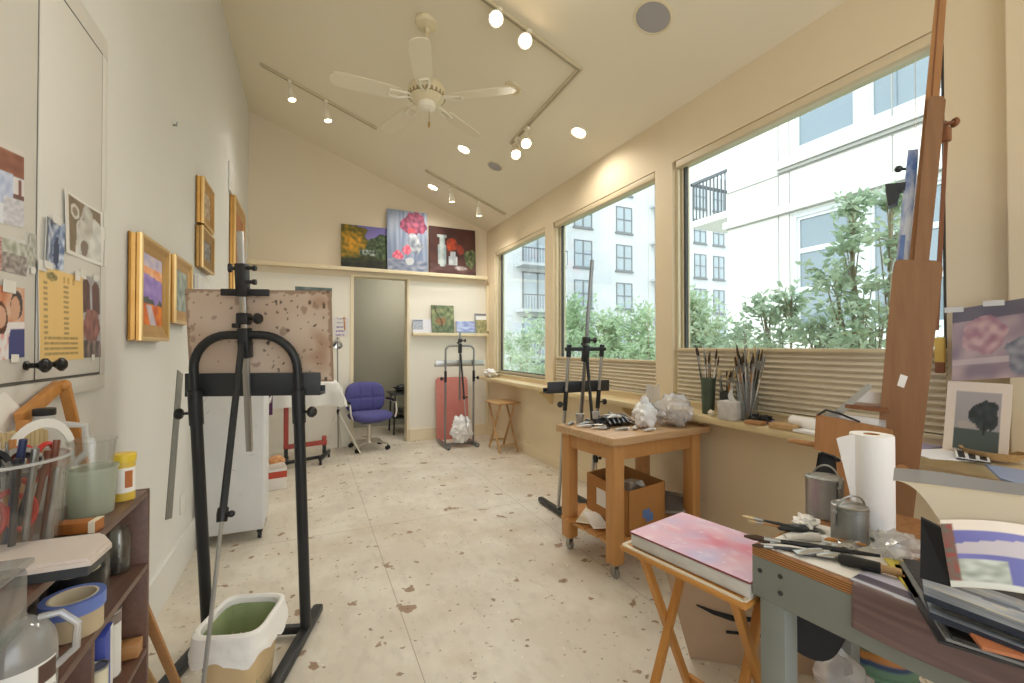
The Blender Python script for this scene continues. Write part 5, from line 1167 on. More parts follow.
# box under the table
b1, b2, b3 = atZ(629, 537, ZSH), atZ(587, 511, ZSH), atZ(667, 522, ZSH); ex = (b3 - b1); ey = (b2 - b1); ey = ey.normalized() * min(ey.length, .52); ex = ex.normalized() * .36
zt = atV(629, 492, b1).z - ZSH
t = thing('cardboard_box', 'open cardboard box full of scraps on the shelf under the worktable', 'box', b1)
def wall(p, q, h, nrm): 
    n_ = V(nrm).normalized() * .006; m = MB(); m.prism([p, q, q + V((0, 0, h)), p + V((0, 0, h))], n_); return m
o = b1; 
for nm, p, q, h in (('front_panel', o, o + ex, zt), ('back_panel', o + ey, o + ey + ex, zt), ('side_panel', o, o + ey, zt), ('side_panel', o + ex, o + ex + ey, zt)):
    c = o + (ex + ey) / 2; n_ = c - (p + q) / 2; wall(p, q, h, n_).build(nm, 'cardboard', t, world=True, smooth=False)
m = MB(); m.prism([o, o + ex, o + ex + ey, o + ey], (0, 0, .006)); m.build('bottom_panel', 'cardboard', t, world=True)
n_ = ex.cross(V((0, 0, 1))).normalized(); s_ = -ey.cross(V((0, 0, 1))).normalized()
if n_.dot(ey) > 0: n_ = -n_
if s_.dot(ex) > 0: s_ = -s_
m = MB(); q = o + ey * .5; m.prism([q + s_ * .001 + V((0, 0, .09)), q + ey * .24 + s_ * .001 + V((0, 0, .09)), q + ey * .24 + s_ * .001 + V((0, 0, .2)), q + s_ * .001 + V((0, 0, .2))], s_ * .001); m.build('shipping_label', 'paper_white', t, world=True)
for uu, zz in ((.45, .03), (.36, .06)):
    q = o + ex * uu + n_ * .001 + V((0, 0, zz + .02)); m = MB(); m.prism([q, q + ex * .2, q + ex * .2 + V((0, 0, .05)), q + V((0, 0, .05))], n_ * .001); m.build('blue_sticker', mat('sticker_blue', '#5f7fb8', .5), t, world=True)
c = o + (ex + ey) * .5
m = MB(); m.crumple(c + ey * -.15 + V((0, 0, zt - .09)), (.14, .13, .085), .4, 21, 3); solo(m, 'foil_bundle', 'foil', 'bundle of grey foil inside the cardboard box', 'scrap')
m = MB(); m.crumple(c + ey * .25 + V((0, 0, zt - .12)), (.13, .10, .08), .4, 22, 3); solo(m, 'dark_rag', 'charcoal_metal', 'dark rag at the back of the cardboard box', 'rag')
# scrap boards and a grey tray on the same shelf
for k, (p0, l, w_, a, z, mt_, lab) in enumerate((((577, 517), .34, .16, 60, 0, 'pine', 'pine offcut sticking out left on the shelf under the worktable'), ((590, 519), .3, .14, 42, .012, 'paper_cream', 'cream board lying on the pine offcut under the worktable'), ((598, 524), .26, .1, 70, .02, 'paper_white', 'white card on top of the offcuts under the worktable'))):
    q = atZ(*p0, ZSH + z); m = MB(); m.box(q + V((cos(R(a)) * l * .2, sin(R(a)) * l * .2, .006)), (l, w_, .009), rot=(0, 0, R(a)), bev=.001); solo(m, 'board_offcut', mt_, lab, 'board')
q0, q1, q2, q3 = atZ(664, 493, .33), atZ(701, 500, .33), atZ(683, 514, .24), atZ(655, 512, .24)
t = thing('shallow_tray', 'shallow grey tray tilted beside the cardboard box under the worktable', 'tray', q2)
m = MB(); m.prism([q0, q1, q2, q3], (0, 0, -.006)); m.build('tray_base', 'grey_metal', t, world=True)
m = MB()
for a, b_ in ((q0, q1), (q1, q2), (q2, q3), (q3, q0)): m.bar(a + V((0, 0, .008)), b_ + V((0, 0, .008)), .008, .02)
m.build('tray_rim', 'steel_dull', t, world=True)
# things on the worktable
clear('bag_clear', '#fbfbfc', gloss=.12, dens=.36, rough=.16, body='#fbfcff')
def on(u, v, z=0): return atZ(u, v, TTOP + z)
q = T(.42, .16); m = MB(); m.crumple(q + V((0, 0, .085)), (.078, .072, .085), .24, 31, 4, .35); m.crumple(q + V((-.012, -.01, .172)), (.032, .02, .035), .5, 32, 3); m.crumple(q + V((.02, .012, .165)), (.022, .02, .028), .5, 36, 3)
solo(m, 'plastic_bag', 'bag_opaque', 'knotted white plastic bag in the middle of the worktable', 'bag', ang=60)
q = T(.66, .13); m = MB(); m.crumple(q + V((0, 0, .105)), (.12, .12, .11), .27, 33, 4, .4)
solo(m, 'plastic_bag', 'bag_clear', 'big clear plastic bag of rags at the right end of the worktable', 'bag', ang=50)
m = MB(); m.crumple(q + V((-.01, -.01, .058)), (.085, .08, .05), .5, 35, 3); solo(m, 'rag_wad', mat('rag_brown', '#a4907c', .9, col2='#d8cfc4', scale=9), 'wad of brown stained rags inside the clear bag', 'rag')
m = MB(); m.crumple(T(.535, .25, .082), (.06, .06, .08), .5, 37, 3); solo(m, 'rag_wad', mat('rag_grey', '#8d857c', .9, col2='#cfc7bd', scale=9), 'grey brown rag wad between the two plastic bags', 'rag')
m = MB(); m.sheet(lambda u, v: T(.60 + .14 * u, .29 + .03 * v, .002 + .25 * v + .012 * sin(u * 8)), 14, 6); bmesh.ops.solidify(m.bm, geom=m.bm.faces[:], thickness=.002); solo(m, 'zip_bag', 'bag_clear', 'empty clear zip bag standing up behind the rag bag', 'bag')
t = thing('dark_tote', 'black crumpled cloth lying on the worktable behind the silver tubes', 'cloth', T(.32, .39)); m = MB()
m.sheet(lambda u, v: T(.20 + .30 * u, .27 + .24 * v, .012 + .035 * abs(nz(u * 5, v * 4, 6)) + .03 * sin(u * pi) * sin(v * pi)), 28, 20); bmesh.ops.solidify(m.bm, geom=m.bm.faces[:], thickness=.004); m.build('cloth_body', mat('black_cloth', '#242426', .85), t, world=True)
m = MB()
for k in range(6): m.tube([T(.21 + .04 * k, .25, .03), T(.25 + .04 * k, .33, .055 + .01 * sin(k)), T(.26 + .04 * k, .42, .055)], .005, 6)
m.build('grey_stripes', 'grey_metal', t, world=True)
cups = [((586, 415), .030, .06, 'foil', 'dented silver cup at the left rear of the worktable'), ((604, 413), .028, .055, 'tube_white', 'small pale cup right of the silver cup on the worktable')]
for (u, v), r, h, mt_, lab in cups:
    q = T(*((.16, .5) if u < 590 else (.34, .54))); m = MB(); m.lathe(cup(r * .8, r, h, .002, .002), q + V((0, 0, .001)), 22); solo(m, 'small_cup', mt_, lab, 'cup')
def paint_tube(q, a, L, r, mt_, label, capm='white_plastic', group='crumpled paint tubes on the worktable', crimp=.2):
    t = thing('paint_tube', label, 'paint tube', q, a, group); m = MB()
    m.sheet(lambda u, v: V((L * (v - .5), r * (1 + .25 * (v < .2)) * cos(2 * pi * u), r * .9 + r * .85 * sin(2 * pi * u) * min(1, .18 + v * 1.3) * (1 + .25 * nz(u * 4, v * 5, L * 90)))), 14, 10, closed=True); m.build('tube_body', mt_, t)
    MB().tube([(L * .5, 0, r * .9), (L * .5 + .006, 0, r * .9), (L * .5 + .007, 0, r * .9), (L * .5 + .02, 0, r * .9)], [r * .85, r * .5, r * .55, r * .5], 12).build('tube_cap', capm, t); return t
TUBES = [((573, 412), 30), ((580, 420), -20), ((590, 423), 10), ((600, 421), 50), ((607, 428), -30), ((617, 424), 15), ((626, 430), -10), ((634, 427), 40), ((596, 414), -50), ((643, 429), 5), ((620, 416), 70), ((612, 419), -70)]
TXY = [(.06, .48), (.08, .36), (.14, .44), (.22, .50), (.12, .26), (.27, .31), (.22, .17), (.32, .15), (.18, .35), (.34, .06), (.36, .4), (.31, .35)]
PLACE = ['by the far left corner of the worktable', 'just right of the corner tube on the worktable', 'in front of the silver cup', 'in front of the pale cup', 'at the front edge below the black cloth', 'lying on the front of the black cloth', 'nearest the front edge of the worktable', 'touching the knotted white bag', 'between the two small cups', 'at the foot of the knotted white bag', 'high on the black cloth', 'beside the black cloth corner']
for k, ((u, v), a) in enumerate(TUBES): paint_tube(T(*TXY[k]) + V((0, 0, .001 + .05 * (k in (5, 10, 11)))), R(a), .085 + .01 * (k % 3), .011 + .002 * (k % 2), ['foil', 'tube_white'][k % 2], f'{["dull silver", "white"][k % 2]} crumpled paint tube {PLACE[k]}', ['white_plastic', 'black_plastic', 'white_plastic'][k % 3])

# ---- window ledge between the worktable and the big easel
def L(u, v, x=2.40): q = atX(u, v, x); return q
def ledge_xy(u, x=2.40): q = atX(u, 346, x); return V((x, q.y, LZ + .001))
rb = random.Random(3)
def brush(p, q, r=.004, ferr='steel_dull', hair='bristle', handle='pine', label='', flat=1, group=None, wide=1.0):
    """p handle end, q tip of the hair"""
    p, q = V(p), V(q); d = (q - p); Ln = d.length; t = thing('paint_brush', label, 'brush', p, 0, group)
    a, b_ = p + d * .72, p + d * .84
    MB().tube([p, p + d * .1, p + d * .5, a], [r * .6, r * .8, r * 1.15, r * .8], 8).build('handle', handle, t, world=True)
    MB().tube([a - d * .01, b_], [r * .9, r * 1.1 * wide], 8).build('ferrule', ferr, t, world=True)
    MB().tube([b_, b_ + d * .08, q], [r * 1.05 * wide, r * 1.3 * wide, r * .5 * wide], 8).build('hair', hair, t, world=True); return t
mat('hair_dark', '#4b3a2c', .9); mat('handle_black', '#1f1f21', .3); mat('handle_grey', '#8b8a86', .5); mat('handle_green', '#3f4a3c', .4)
HM = ['handle_black', 'pine', 'handle_grey', 'white_plastic', 'handle_green']
def jar_of(c, r, h, n, spread, up, label_base, seed, inv=False):
    rr_ = random.Random(seed)
    for k in range(n):
        a = 2 * pi * k / n * 2.4 + rr_.uniform(-.2, .2); rad = r * .75 * math.sqrt((k + .5) / n)
        p = c + V((cos(a) * rad * .5, sin(a) * rad * .6, .008)); q = c + V((cos(a) * (rad + spread * rr_.uniform(.4, 1)) * .55, sin(a) * (rad + spread * rr_.uniform(.4, 1.05)), up * rr_.uniform(.82, 1.05)))
        brush(p, q, rr_.choice((.0028, .0034, .004)), 'steel_dull', rr_.choice(('bristle', 'hair_dark', 'hair_dark', 'handle_grey')), HM[(k * 3 + seed) % 5], label_base, group=label_base.replace('paint brush', 'paint brushes'), wide=1.3)
c = ledge_xy(747, 2.41); c.y -= .0
m = MB(); m.lathe(cup(.05, .066, .225, .003, .002), c, 32); solo(m, 'brush_tumbler', 'smoke_plastic', 'clear tumbler crammed with paint brushes on the window ledge', 'tumbler'); jar_of(c + V((0, 0, .004)), .056, .2, 30, .085, .43, 'paint brush standing in the clear tumbler on the window ledge', 2)
c2 = ledge_xy(708, 2.41); m = MB(); m.lathe(cup(.038, .047, .23, .003, .003), c2, 28); solo(m, 'green_jar', mat('jar_green', '#3d4a3a', .4, col2='#55604c', scale=9), 'tall dark green jar of tools on the window ledge by the rag bag', 'jar'); jar_of(c2 + V((0, 0, .004)), .036, .2, 9, .08, .44, 'long paint brush standing in the dark green jar', 4)
c3 = ledge_xy(726, 2.44); m = MB(); m.lathe(cup(.034, .04, .15, .002, .002), c3, 24); solo(m, 'dark_cup', 'box_dark', 'dark cup of short brushes between the green jar and the tumbler', 'cup'); jar_of(c3 + V((0, 0, .004)), .032, .1, 12, .07, .30, 'short paint brush standing in the dark cup', 6)
# tissue box
c = ledge_xy(731, 2.345); t = thing('tissue_box', 'grey marbled tissue box with a tissue poking out on the ledge', 'tissue box', c, R(8)); MB().box((0, 0, .056), (.11, .115, .112), bev=.004).build('box_body', mat('marbled', '#d5d2cd', .6, col2='#b9b2aa', scale=22, amt=.4), t)
m = MB(); m.sheet(lambda u, v: V(((u - .5) * .05 * (1.2 - v), .03 * (v - .5) * (1 - v) + .012 * sin(u * 7 + v * 3), .11 + .075 * v * (1 - .3 * abs(u - .4)))), 10, 8); bmesh.ops.solidify(m.bm, geom=m.bm.faces[:], thickness=.0015); m.build('tissue', 'paper_white', t)
m = MB(); q = ledge_xy(711, 2.33); m.ball(q + V((0, 0, .02)), (.022, .02, .02), 3, .3, 2); solo(m, 'putty_ball', 'paper_cream', 'small cream ball of putty left of the tissue box', 'putty')
q = ledge_xy(755, 2.37); m = MB(); m.lathe([(0, 0), (.024, 0), (.024, .03), (.018, .034), (.018, .05), (0, .052)], q, 20); solo(m, 'ink_bottle', 'black_plastic', 'small black ink bottle right of the tissue box', 'bottle')
q = ledge_xy(765, 2.40); m = MB(); m.crumple(q + V((0, 0, .024)), (.03, .05, .022), .4, 44, 3); solo(m, 'dark_rag', 'black_cloth', 'small dark rag on the ledge behind the wood blocks', 'rag')
for (u, x, w_, d_, h, a, mt_, lab) in ((755, 2.325, .07, .10, .018, 10, 'lath', 'flat wood block next to the tissue box on the ledge'), (783, 2.325, .06, .13, .03, 4, 'maple_x', 'thicker wood block on the ledge front left of the paper roll')):
    q = ledge_xy(u, x); m = MB(); m.box(q + V((0, 0, h / 2)), (w_, d_, h), rot=(0, 0, R(a)), bev=.003); solo(m, 'wood_block', mt_, lab, 'block')
paint_tube(ledge_xy(775, 2.40), R(100), .11, .014, mat('tube_purple', '#8d6fb0', .45), 'purple paint tube on the ledge behind the wood blocks', group='paint tubes on the window ledge')
paint_tube(ledge_xy(790, 2.385), R(70), .11, .014, mat('tube_ochre', '#cf9a3c', .45), 'ochre paint tube on the ledge beside the paper roll', group='paint tubes on the window ledge')
a, b_ = ledge_xy(792, 2.42) + V((0, 0, .034)), ledge_xy(866, 2.36) + V((0, 0, .034)); m = MB(); d = (b_ - a).normalized(); m.lathe([(.012, 0), (.033, 0), (.033, (b_ - a).length), (.012, (b_ - a).length), (.012, 0)], a, 28, ax=d); solo(m, 'paper_roll', 'paper_white', 'white roll of paper lying along the window ledge', 'paper roll')
q = ledge_xy(806, 2.33); m = MB(); m.prism([q + V((-.03, .06, 0)), q + V((.05, .05, 0)), q + V((.05, -.12, 0)), q + V((-.035, -.1, 0))], (0, 0, .012)); solo(m, 'sketch_pad', 'paper_white', 'white sketch pad on the ledge front below the paper roll', 'sketch pad')

# ---- the big wooden easel beside the window
wood('easel_wood', '#966d4a', '#825c3d', 'Z', .8, .4); wood('easel_light', '#b3804f', '#9f6f43', 'Z', .8, .4)
EP0 = V((1.95, .85, 0)); h_ = ray(908, 346); EN = V((h_.x, h_.y, 0)).normalized()
def E(u, v, off=0.): return pt(u, v, EP0 + EN * off, EN)
t = thing('wooden_easel', 'tall brown wooden studio easel leaning beside the big window', 'easel', (1.95, .85, 0))
def slab(name, pix, off, th, m_, par=None, ang=35):
    m = MB(); m.prism([E(u, v, off) for u, v in pix], EN * th); 
    return m.build(name, m_, par or t, world=True, smooth=False)
slab('plank', [(851, 722), (893, 268), (894.5, 262), (899, 259.5), (936, 260.5), (941.5, 263), (943, 269), (889, 725)], 0, .028, 'easel_wood')
slab('price_sticker', [(900.5, 374), (908, 376.5), (904, 388), (897, 385.5)], -.0012, .001, 'paper_white')
slab('mast', [(905, 300), (934, 10), (937, -20), (948, -20), (925, 300)], .03, .03, 'easel_light')
slab('mast_groove', [(914, 300), (940, -20), (941.5, -20), (917, 300)], .0285, .004, 'oak_dark')
slab('sliding_block', [(914, 262), (928, 98), (932, 96), (943, 96), (946, 100), (929, 262)], .012, .05, 'easel_wood')
slab('rear_strut', [(933, 330), (945, 120), (949, 122), (939, 330)], .07, .02, 'oak_dark')
m = MB(); a = E(944, 124, .03); m.cyl(a, E(955, 122, .03), .006); m.lathe([(0, 0), (.012, .0), (.017, .006), (.012, .014), (0, .016)], E(953, 122.4, .03), 14, ax=RT); m.box(E(945, 135, .03), (.03, .03, .05), bev=.006); m.build('mast_knob', 'oak_dark', t, world=True)
slab('clamp_arm', [(885, 184), (906, 182), (905, 190), (886, 190)], .03, .05, 'charcoal_metal'); slab('clamp_jaw', [(885, 188), (900, 188), (897, 203), (888, 206)], .03, .05, 'charcoal_metal')
m = MB(); m.cyl(E(907, 169, .05), E(899, 169, .05), .005); m.ball(E(898.5, 169, .05), .013, 2); m.build('clamp_knob', 'charcoal_metal', t, world=True)
slab('crosspiece', [(816, 414), (893, 430), (893, 468), (851, 461), (814, 449)], -.03, .022, 'easel_light')
slab('tray_shelf', [(845, 404), (888, 409), (888, 413), (845, 408)], -.02, .2, 'oak_dark')
slab('front_leg', [(836, 462), (853, 464), (874, 720), (858, 720)], -.005, .03, 'easel_light')
m = MB(); m.tube([E(790, 440.5, .0), E(800, 442, .0), E(817, 445, .0)], [.009, .012, .011], 12); m.ball(E(790, 440.5, 0), .0095, 2); m.build('side_handle', 'lath', t, world=True)
m = MB(); m.cyl(E(902, 470, -.012), E(902, 470, .0), .02, n=18); m.build('lower_knob', 'easel_light', t, world=True)
# aluminium tilt arm of the tray
t2 = thing('folding_palette', 'white folding palette arm propped on the easel crosspiece', 'palette', E(840, 425, .05))
def slab2(name, pix, off, th, m_):
    m = MB(); m.prism([E(u, v, off) for u, v in pix], EN * th); m.build(name, m_, t2, world=True, smooth=False)
slab2('upper_arm', [(868, 383), (873, 387), (838, 418), (831, 414)], -.02, .012, 'aluminium'); slab2('palette_panel', [(869, 391), (882, 393), (880, 404), (848, 401)], .03, .008, 'paper_white')
slab2('lower_panel', [(838, 414), (886, 420), (886, 428), (826, 416)], .0, .01, 'white_plastic'); slab2('hinge_plate', [(832, 411), (840, 414), (830, 420), (823, 415)], -.026, .006, 'steel_dull')
m = MB(); m.tube([E(818, 415, -.034), E(826, 410, -.034), E(838, 413, -.036), E(860, 422, -.036)], .004, 8); solo(m, 'black_strap', 'black_plastic', 'black strap looped over the easel crosspiece', 'strap')
# the canvas on it, seen almost edge-on
def p_blueedge(u, v): return (.9, .9, .9)
t = thing('stretched_canvas', 'stretched canvas with a blue-stained edge standing on the wooden easel', 'canvas', E(890, 400, .1))
slab_pix = [(908, 150), (918.5, 149), (896, 400), (881, 398)]
m = MB(); m.prism([E(u, v, .035) for u, v in slab_pix], EN * .42); m.build('canvas_body', mat('canvas_edge', '#c8ccd4', .8, col2='#4f6ea8', scale=7, amt=.25, stretch=(3, 3, 1)), t, world=True, smooth=False)
m = MB(); m.prism([E(u, v, .032) for u, v in [(901, 235), (905.5, 235), (891, 398), (884, 398)]], EN * .003); m.build('blue_stain', mat('edge_blue', '#46639c', .8, col2='#7f97c0', scale=14), t, world=True, smooth=False)
# dark bag hanging behind the cans
m = MB(); m.prism([E(u, v, -.002) for u, v in [(818, 452), (836, 458), (846, 470), (852, 495), (849, 535), (815, 530), (812, 490)]], EN * .05); bmesh.ops.bevel(m.bm, geom=m.bm.edges[:], offset=.008, segments=2, affect='EDGES'); solo(m, 'black_pouch', 'black_cloth', 'black cloth pouch hanging below the easel crosspiece', 'pouch')

# ---- grey workbench in the right foreground
mat('bench_grey', '#8c918c', .55, col2='#7f857f', scale=3, amt=.5); mat('screw_dark', '#3a3a3a', .5)
def plymat():
    m, nt, b = newmat('plywood_edge'); tc = N(nt, 'ShaderNodeTexCoord'); w = N(nt, 'ShaderNodeTexWave', Scale=55, Distortion=1.2); w.bands_direction = 'Z'; nt.links.new(tc.outputs['Object'], w.inputs['Vector'])
    r = N(nt, 'ShaderNodeValToRGB'); r.color_ramp.elements[0].color = (*S('#7a4f2c'), 1); r.color_ramp.elements[1].color = (*S('#c08a52'), 1); nt.links.new(w.outputs['Fac'], r.inputs[0]); nt.links.new(r.outputs[0], b.inputs['Base Color']); b.inputs['Roughness'].default_value = .6; MATS['plywood_edge'] = m
plymat()
BT = .81; BA = V((1.103, .83, 0)); ba = R(6); BM = Matrix.Translation(BA) @ Matrix.Rotation(ba, 4, 'Z')
def Bp(x, y, z=0): return BM @ V((x, y, BT + z))
def bz(u, v, z=0): return atZ(u, v, BT + z)
BW, BL = .62, 1.5
t = thing('workbench', 'grey-painted workbench with plywood top in the right foreground', 'workbench', BA, ba)
MB().bb((0, -BL, BT - .028), (BW, 0, BT), .002).build('plywood_top', 'plywood_edge', t)
ap = MB().bb((0, -BL, BT - .135), (.035, 0, BT - .028), .002).build('apron', 'bench_grey', t)
MB().bb((BW - .035, -BL, BT - .135), (BW, 0, BT - .028), .002).build('apron', 'bench_grey', t)
MB().bb((.035, -.035, BT - .135), (BW - .035, 0, BT - .028), .002).build('apron', 'bench_grey', t)
for (y, z) in ((-.022, -.062), (-.075, -.055), (-.075, -.098)):
    m = MB(); m.lathe([(0, 0), (.006, 0), (.006, .002), (0, .0025)], (-.0002, y, BT + z), 12, ax=(-1, 0, 0)); m.build('screw_head', 'screw_dark', ap)
for (x, y) in ((.002, -.085), (.385, -.075), (.002, -BL + .03), (BW - .065, -BL + .03)): MB().bb((x, y, 0), (x + .06, y + .065, BT - .135), .003).build('leg', 'bench_grey', t)
MB().bb((.03, -BL + .05, .12), (BW - .03, -.3, .14), .002).build('lower_shelf', 'bench_grey', t)
# palette paper under the tools
m = MB(); m.prism([Bp(.012, -.012), Bp(.30, -.012), Bp(.34, -.22), Bp(.10, -.3), Bp(.02, -.235)], (0, 0, .0015)); solo(m, 'palette_paper', 'paper_white', 'white palette paper covering the bench corner under the brushes', 'paper')
# paint cans with bail handles
def bail_can(label, c, r, h, ha, m_='steel_dull'):
    t = thing('metal_can', label, 'can', c, ha); MB().lathe([(0, 0), (r, 0), (r, .003), (r * .985, .006), (r * .985, h * .92), (r, h * .93), (r, h), (r * .94, h), (r * .94, h * .9), (r * .95, .01), (0, .01)], n=36).build('can_body', m_, t)
    MB().lathe([(r * .95, h - .004), (r * .98, h + .004), (r * .9, h + .006), (r * .86, h), (r * .3, h + .002), (0, h + .003)], n=36).build('lid', 'foil', t)
    MB().tube([(r * cos(pi * k / 14), -r * .25 * sin(pi * k / 14), h * .86 + r * 1.05 * sin(pi * k / 14)) for k in range(15)], .003, 8).build('bail_handle', 'steel_dull', t)
    for s in (-1, 1):
        m = MB(); m.lathe([(0, 0), (.009, 0), (.009, .004), (.004, .008), (0, .008)], (s * r, 0, h * .86), 12, ax=(s, 0, 0)); m.build('handle_ear', 'steel_dull', t)
    m = MB(); m.bar((-r - .004, 0, h * .5), (-r - .004, 0, h), .012, .004, up=(1, 0, 0)); m.build('latch', 'steel_dull', t)
bail_can('taller dull metal can with a wire bail at the back of the bench', V((1.50, .872, BT + .002)), .052, .118, R(75))
bail_can('shorter grey metal can with its bail raised in front of the paper towels', V((1.372, .732, BT + .002)), .044, .092, R(-20), mat('can_grey', '#9b9d9b', .4, .6, col2='#858785', scale=9))
# paper towel roll
t = thing('paper_towel_roll', 'white paper towel roll standing on the bench', 'paper towels', (1.515, .748, BT + .001)); rr2 = .052
MB().lathe([(.02, 0), (rr2, 0), (rr2 + .001, .004), (rr2 + .001, .276), (rr2, .28), (.02, .28), (.02, 0)], n=44).build('towel_winding', mat('towel', '#f1efec', .9, bump=.15, scale=60), t)
MB().lathe([(.018, -.0), (.02, -.0), (.02, .2803), (.018, .2803), (.018, 0)], n=30).build('card_core', 'cardboard', t)
d1 = V((-.62, .78, 0)).normalized(); d2 = V((-RT.x, -RT.y, 0)).normalized()
m = MB(); m.sheet(lambda u, v: V((d2.x * (.047 + .055 * v * u) - EN.x * .018, d2.y * (.047 + .055 * v * u) - EN.y * .018, .05 + .23 * u)) + V((0, 0, -.01 * v * v)) , 12, 8); bmesh.ops.solidify(m.bm, geom=m.bm.faces[:], thickness=.001); m.build('loose_sheet', 'towel', t)
# brushes and tools on the palette paper
BR = [((880, 556, .02), (744, 536, .016), .0065, 'handle_black', 'hair_dark', 'long black brush lying right across the bench corner'), ((818, 532, .016), (742, 516, .03), .004, 'handle_black', 'bristle', 'thin brush overhanging the back of the bench corner'),
      ((800, 530, .01), (748, 521, .02), .003, 'pine', 'bristle', 'slender wooden brush just below the overhanging one'), ((826, 553, .008), (752, 545, .008), .0045, 'handle_black', 'hair_dark', 'black brush nearest the plywood edge'),
      ((834, 547, .014), (758, 541, .012), .004, 'handle_grey', 'hair_dark', 'grey-handled brush between the two black ones'), ((866, 545, .012), (800, 535, .01), .005, 'pine', 'bristle', 'short wooden brush in front of the shorter can'), ((905, 577, .01), (850, 560, .014), .006, 'pine', 'hair_dark', 'wooden-handled brush beside the mountain print')]
for a, b_, r, hm, hr, lab in BR: brush(bz(*a), bz(*b_), r, 'steel_dull', hr, hm, lab)
q = bz(793, 531, .001); t = thing('sanding_block', 'dark rounded scraper lying on the palette paper', 'scraper', q, R(-38)); MB().box((0, 0, .009), (.085, .028, .017), bev=.008).build('grip', 'box_dark', t); MB().box((.055, 0, .007), (.045, .03, .002)).build('blade', 'steel_dull', t)
paint_tube(bz(802, 541, .001), R(-30), .09, .013, 'tube_white', 'white paint tube with pale cap on the palette paper', group='paint tubes on the workbench')
for k, (u, v, a) in enumerate(((808, 556, -25), (822, 553, 10), (832, 560, -45), (843, 549, -10))): paint_tube(bz(u, v, .001), R(a), .07, .011, 'foil', f'bare silver paint tube {["at the plywood edge of the bench", "just behind the plywood edge tube", "touching the mountain print", "right of the cluster before the short can"][k]}', group='paint tubes on the workbench')
m = MB(); m.crumple(bz(806, 522, .02), (.035, .028, .02), .45, 51, 3); solo(m, 'tissue_wad', 'paper_white', 'crumpled white tissue left of the cans', 'tissue')
m = MB(); m.crumple(bz(846, 548, .015), (.03, .024, .014), .5, 52, 3); solo(m, 'foil_scrap', 'foil', 'crumpled scrap of foil in front of the shorter can', 'foil')
q0, q1 = bz(838, 558, .016), bz(893, 571, .016); t = thing('marker_bottle', 'thick black marker with wooden end lying on the bench', 'marker', q0); MB().tube([q0, q0.lerp(q1, .05), q0.lerp(q1, .78), q0.lerp(q1, .8)], [.008, .013, .013, .009], 14).build('barrel', 'black_plastic', t, world=True); MB().tube([q0.lerp(q1, .78), q0.lerp(q1, .84), q0.lerp(q1, 1.15)], [.012, .0095, .009], 12).build('wooden_end', 'maple_x', t, world=True)
m = MB(); q = bz(885, 541, .003); m.lathe([(0, 0), (.035, 0), (.042, .012), (.038, .014), (.03, .006), (0, .006)], q, 28); solo(m, 'palette_cup', 'steel_dull', 'shallow metal dish right of the shorter can', 'dish')
m = MB(); m.crumple(bz(897, 545, .035), (.045, .05, .035), .4, 54, 3); solo(m, 'plastic_wrap', 'bag_clear', 'crumpled clear plastic wrap between the towels and the binder', 'plastic wrap')
# mountain print hanging over the front edge
def f_mount(u, v):
    ridge = .80 + .07 * nz(u * 4, 1, 3) - .16 * abs(u - .45)
    if v > ridge + .05: return mix((.78, .78, .9), (.85, .86, .95), .5 + nz(u * 3, v * 3))
    if v > .62 - .05 * u: return mix((.30, .28, .36), (.42, .38, .46), .5 + nz(u * 9, v * 12))
    if v > .56 - .1 * u and u < .62: return (.82, .84, .9)
    return mix((.42, .34, .34), (.52, .43, .42), .5 + .8 * nz(u * 3, v * 22))
x0_, x1_ = .26, -.55
m0 = picture('mountain_print', f_mount, (0, 0, 0), (1, 0, 0), (0, 1, 0), t=0, nx=60, ny=46, rough=.25)
A0, A1, A2 = bz(840, 566, .004), bz(935, 572, .004), Bp(-.002, -.205, 0)
for vtx in m0.data.vertices:
    u, v = vtx.co.x, vtx.co.y; s = v * .205; y = -.225 - .50 * u - .0 * v
    if s < .095: q = Bp(-.0035 - .006 * (1 + sin(u * 9)) * (1 - s / .095), y - .01, -(.095 - s))
    elif s < .108: k = (s - .095) / .013; q = Bp(-.0035 + .009 * k, y - .01, .0035 * sin(k * pi / 2))
    else: q = Bp(.0055 + (s - .108), y, .0035)
    vtx.co = q
m0.data.update(); bm_ = bmesh.new(); bm_.from_mesh(m0.data); bmesh.ops.solidify(bm_, geom=bm_.faces[:], thickness=.0008); bm_.to_mesh(m0.data); bm_.free()
for p in m0.data.polygons: p.use_smooth = True
tag(rebase(m0), 'glossy print of a dark mountain drooping over the bench front', 'print')
# yellow paper, magazines, landscape panels and binder
def sheetq(name, pix, z, th, m_, label, cat, group=None):
    m = MB(); m.prism([bz(u, v, z) for u, v in pix], (0, 0, th)); return solo(m, name, m_, label, cat, group, smooth=False)
sheetq('yellow_folder', [(884, 560), (922, 566), (935, 600), (915, 600)], .004, .006, mat('yellow_paper', '#cdbd4e', .6), 'yellow folder beside the mountain print on the bench', 'folder')
for k, (du, lab, mt_) in enumerate(((0, 'lowest dark magazine of the stack by the mountain print', 'mag_a'), (5, 'middle grey magazine of the stack by the mountain print', 'mag_b'), (9, 'top dark magazine of the stack by the mountain print', 'mag_a'))):
    mat('mag_a', '#2c2d30', .35); mat('mag_b', '#8a8c8e', .35)
    sheetq('magazine', [(894 + du, 566 - k * 3), (1090, 600 - k * 3), (1090, 690 - k * 2), (938 + du * 1.6, 643 - k * 2)], .005 + .006 * k, .005, mt_, lab, 'magazine', 'magazines by the mountain print')
sheetq('orange_canvas', [(962, 626), (1085, 640), (1085, 676), (982, 650)], .034, .006, mat('panel_orange', '#b5714a', .5), 'orange brown canvas edge below the painted panels', 'panel')
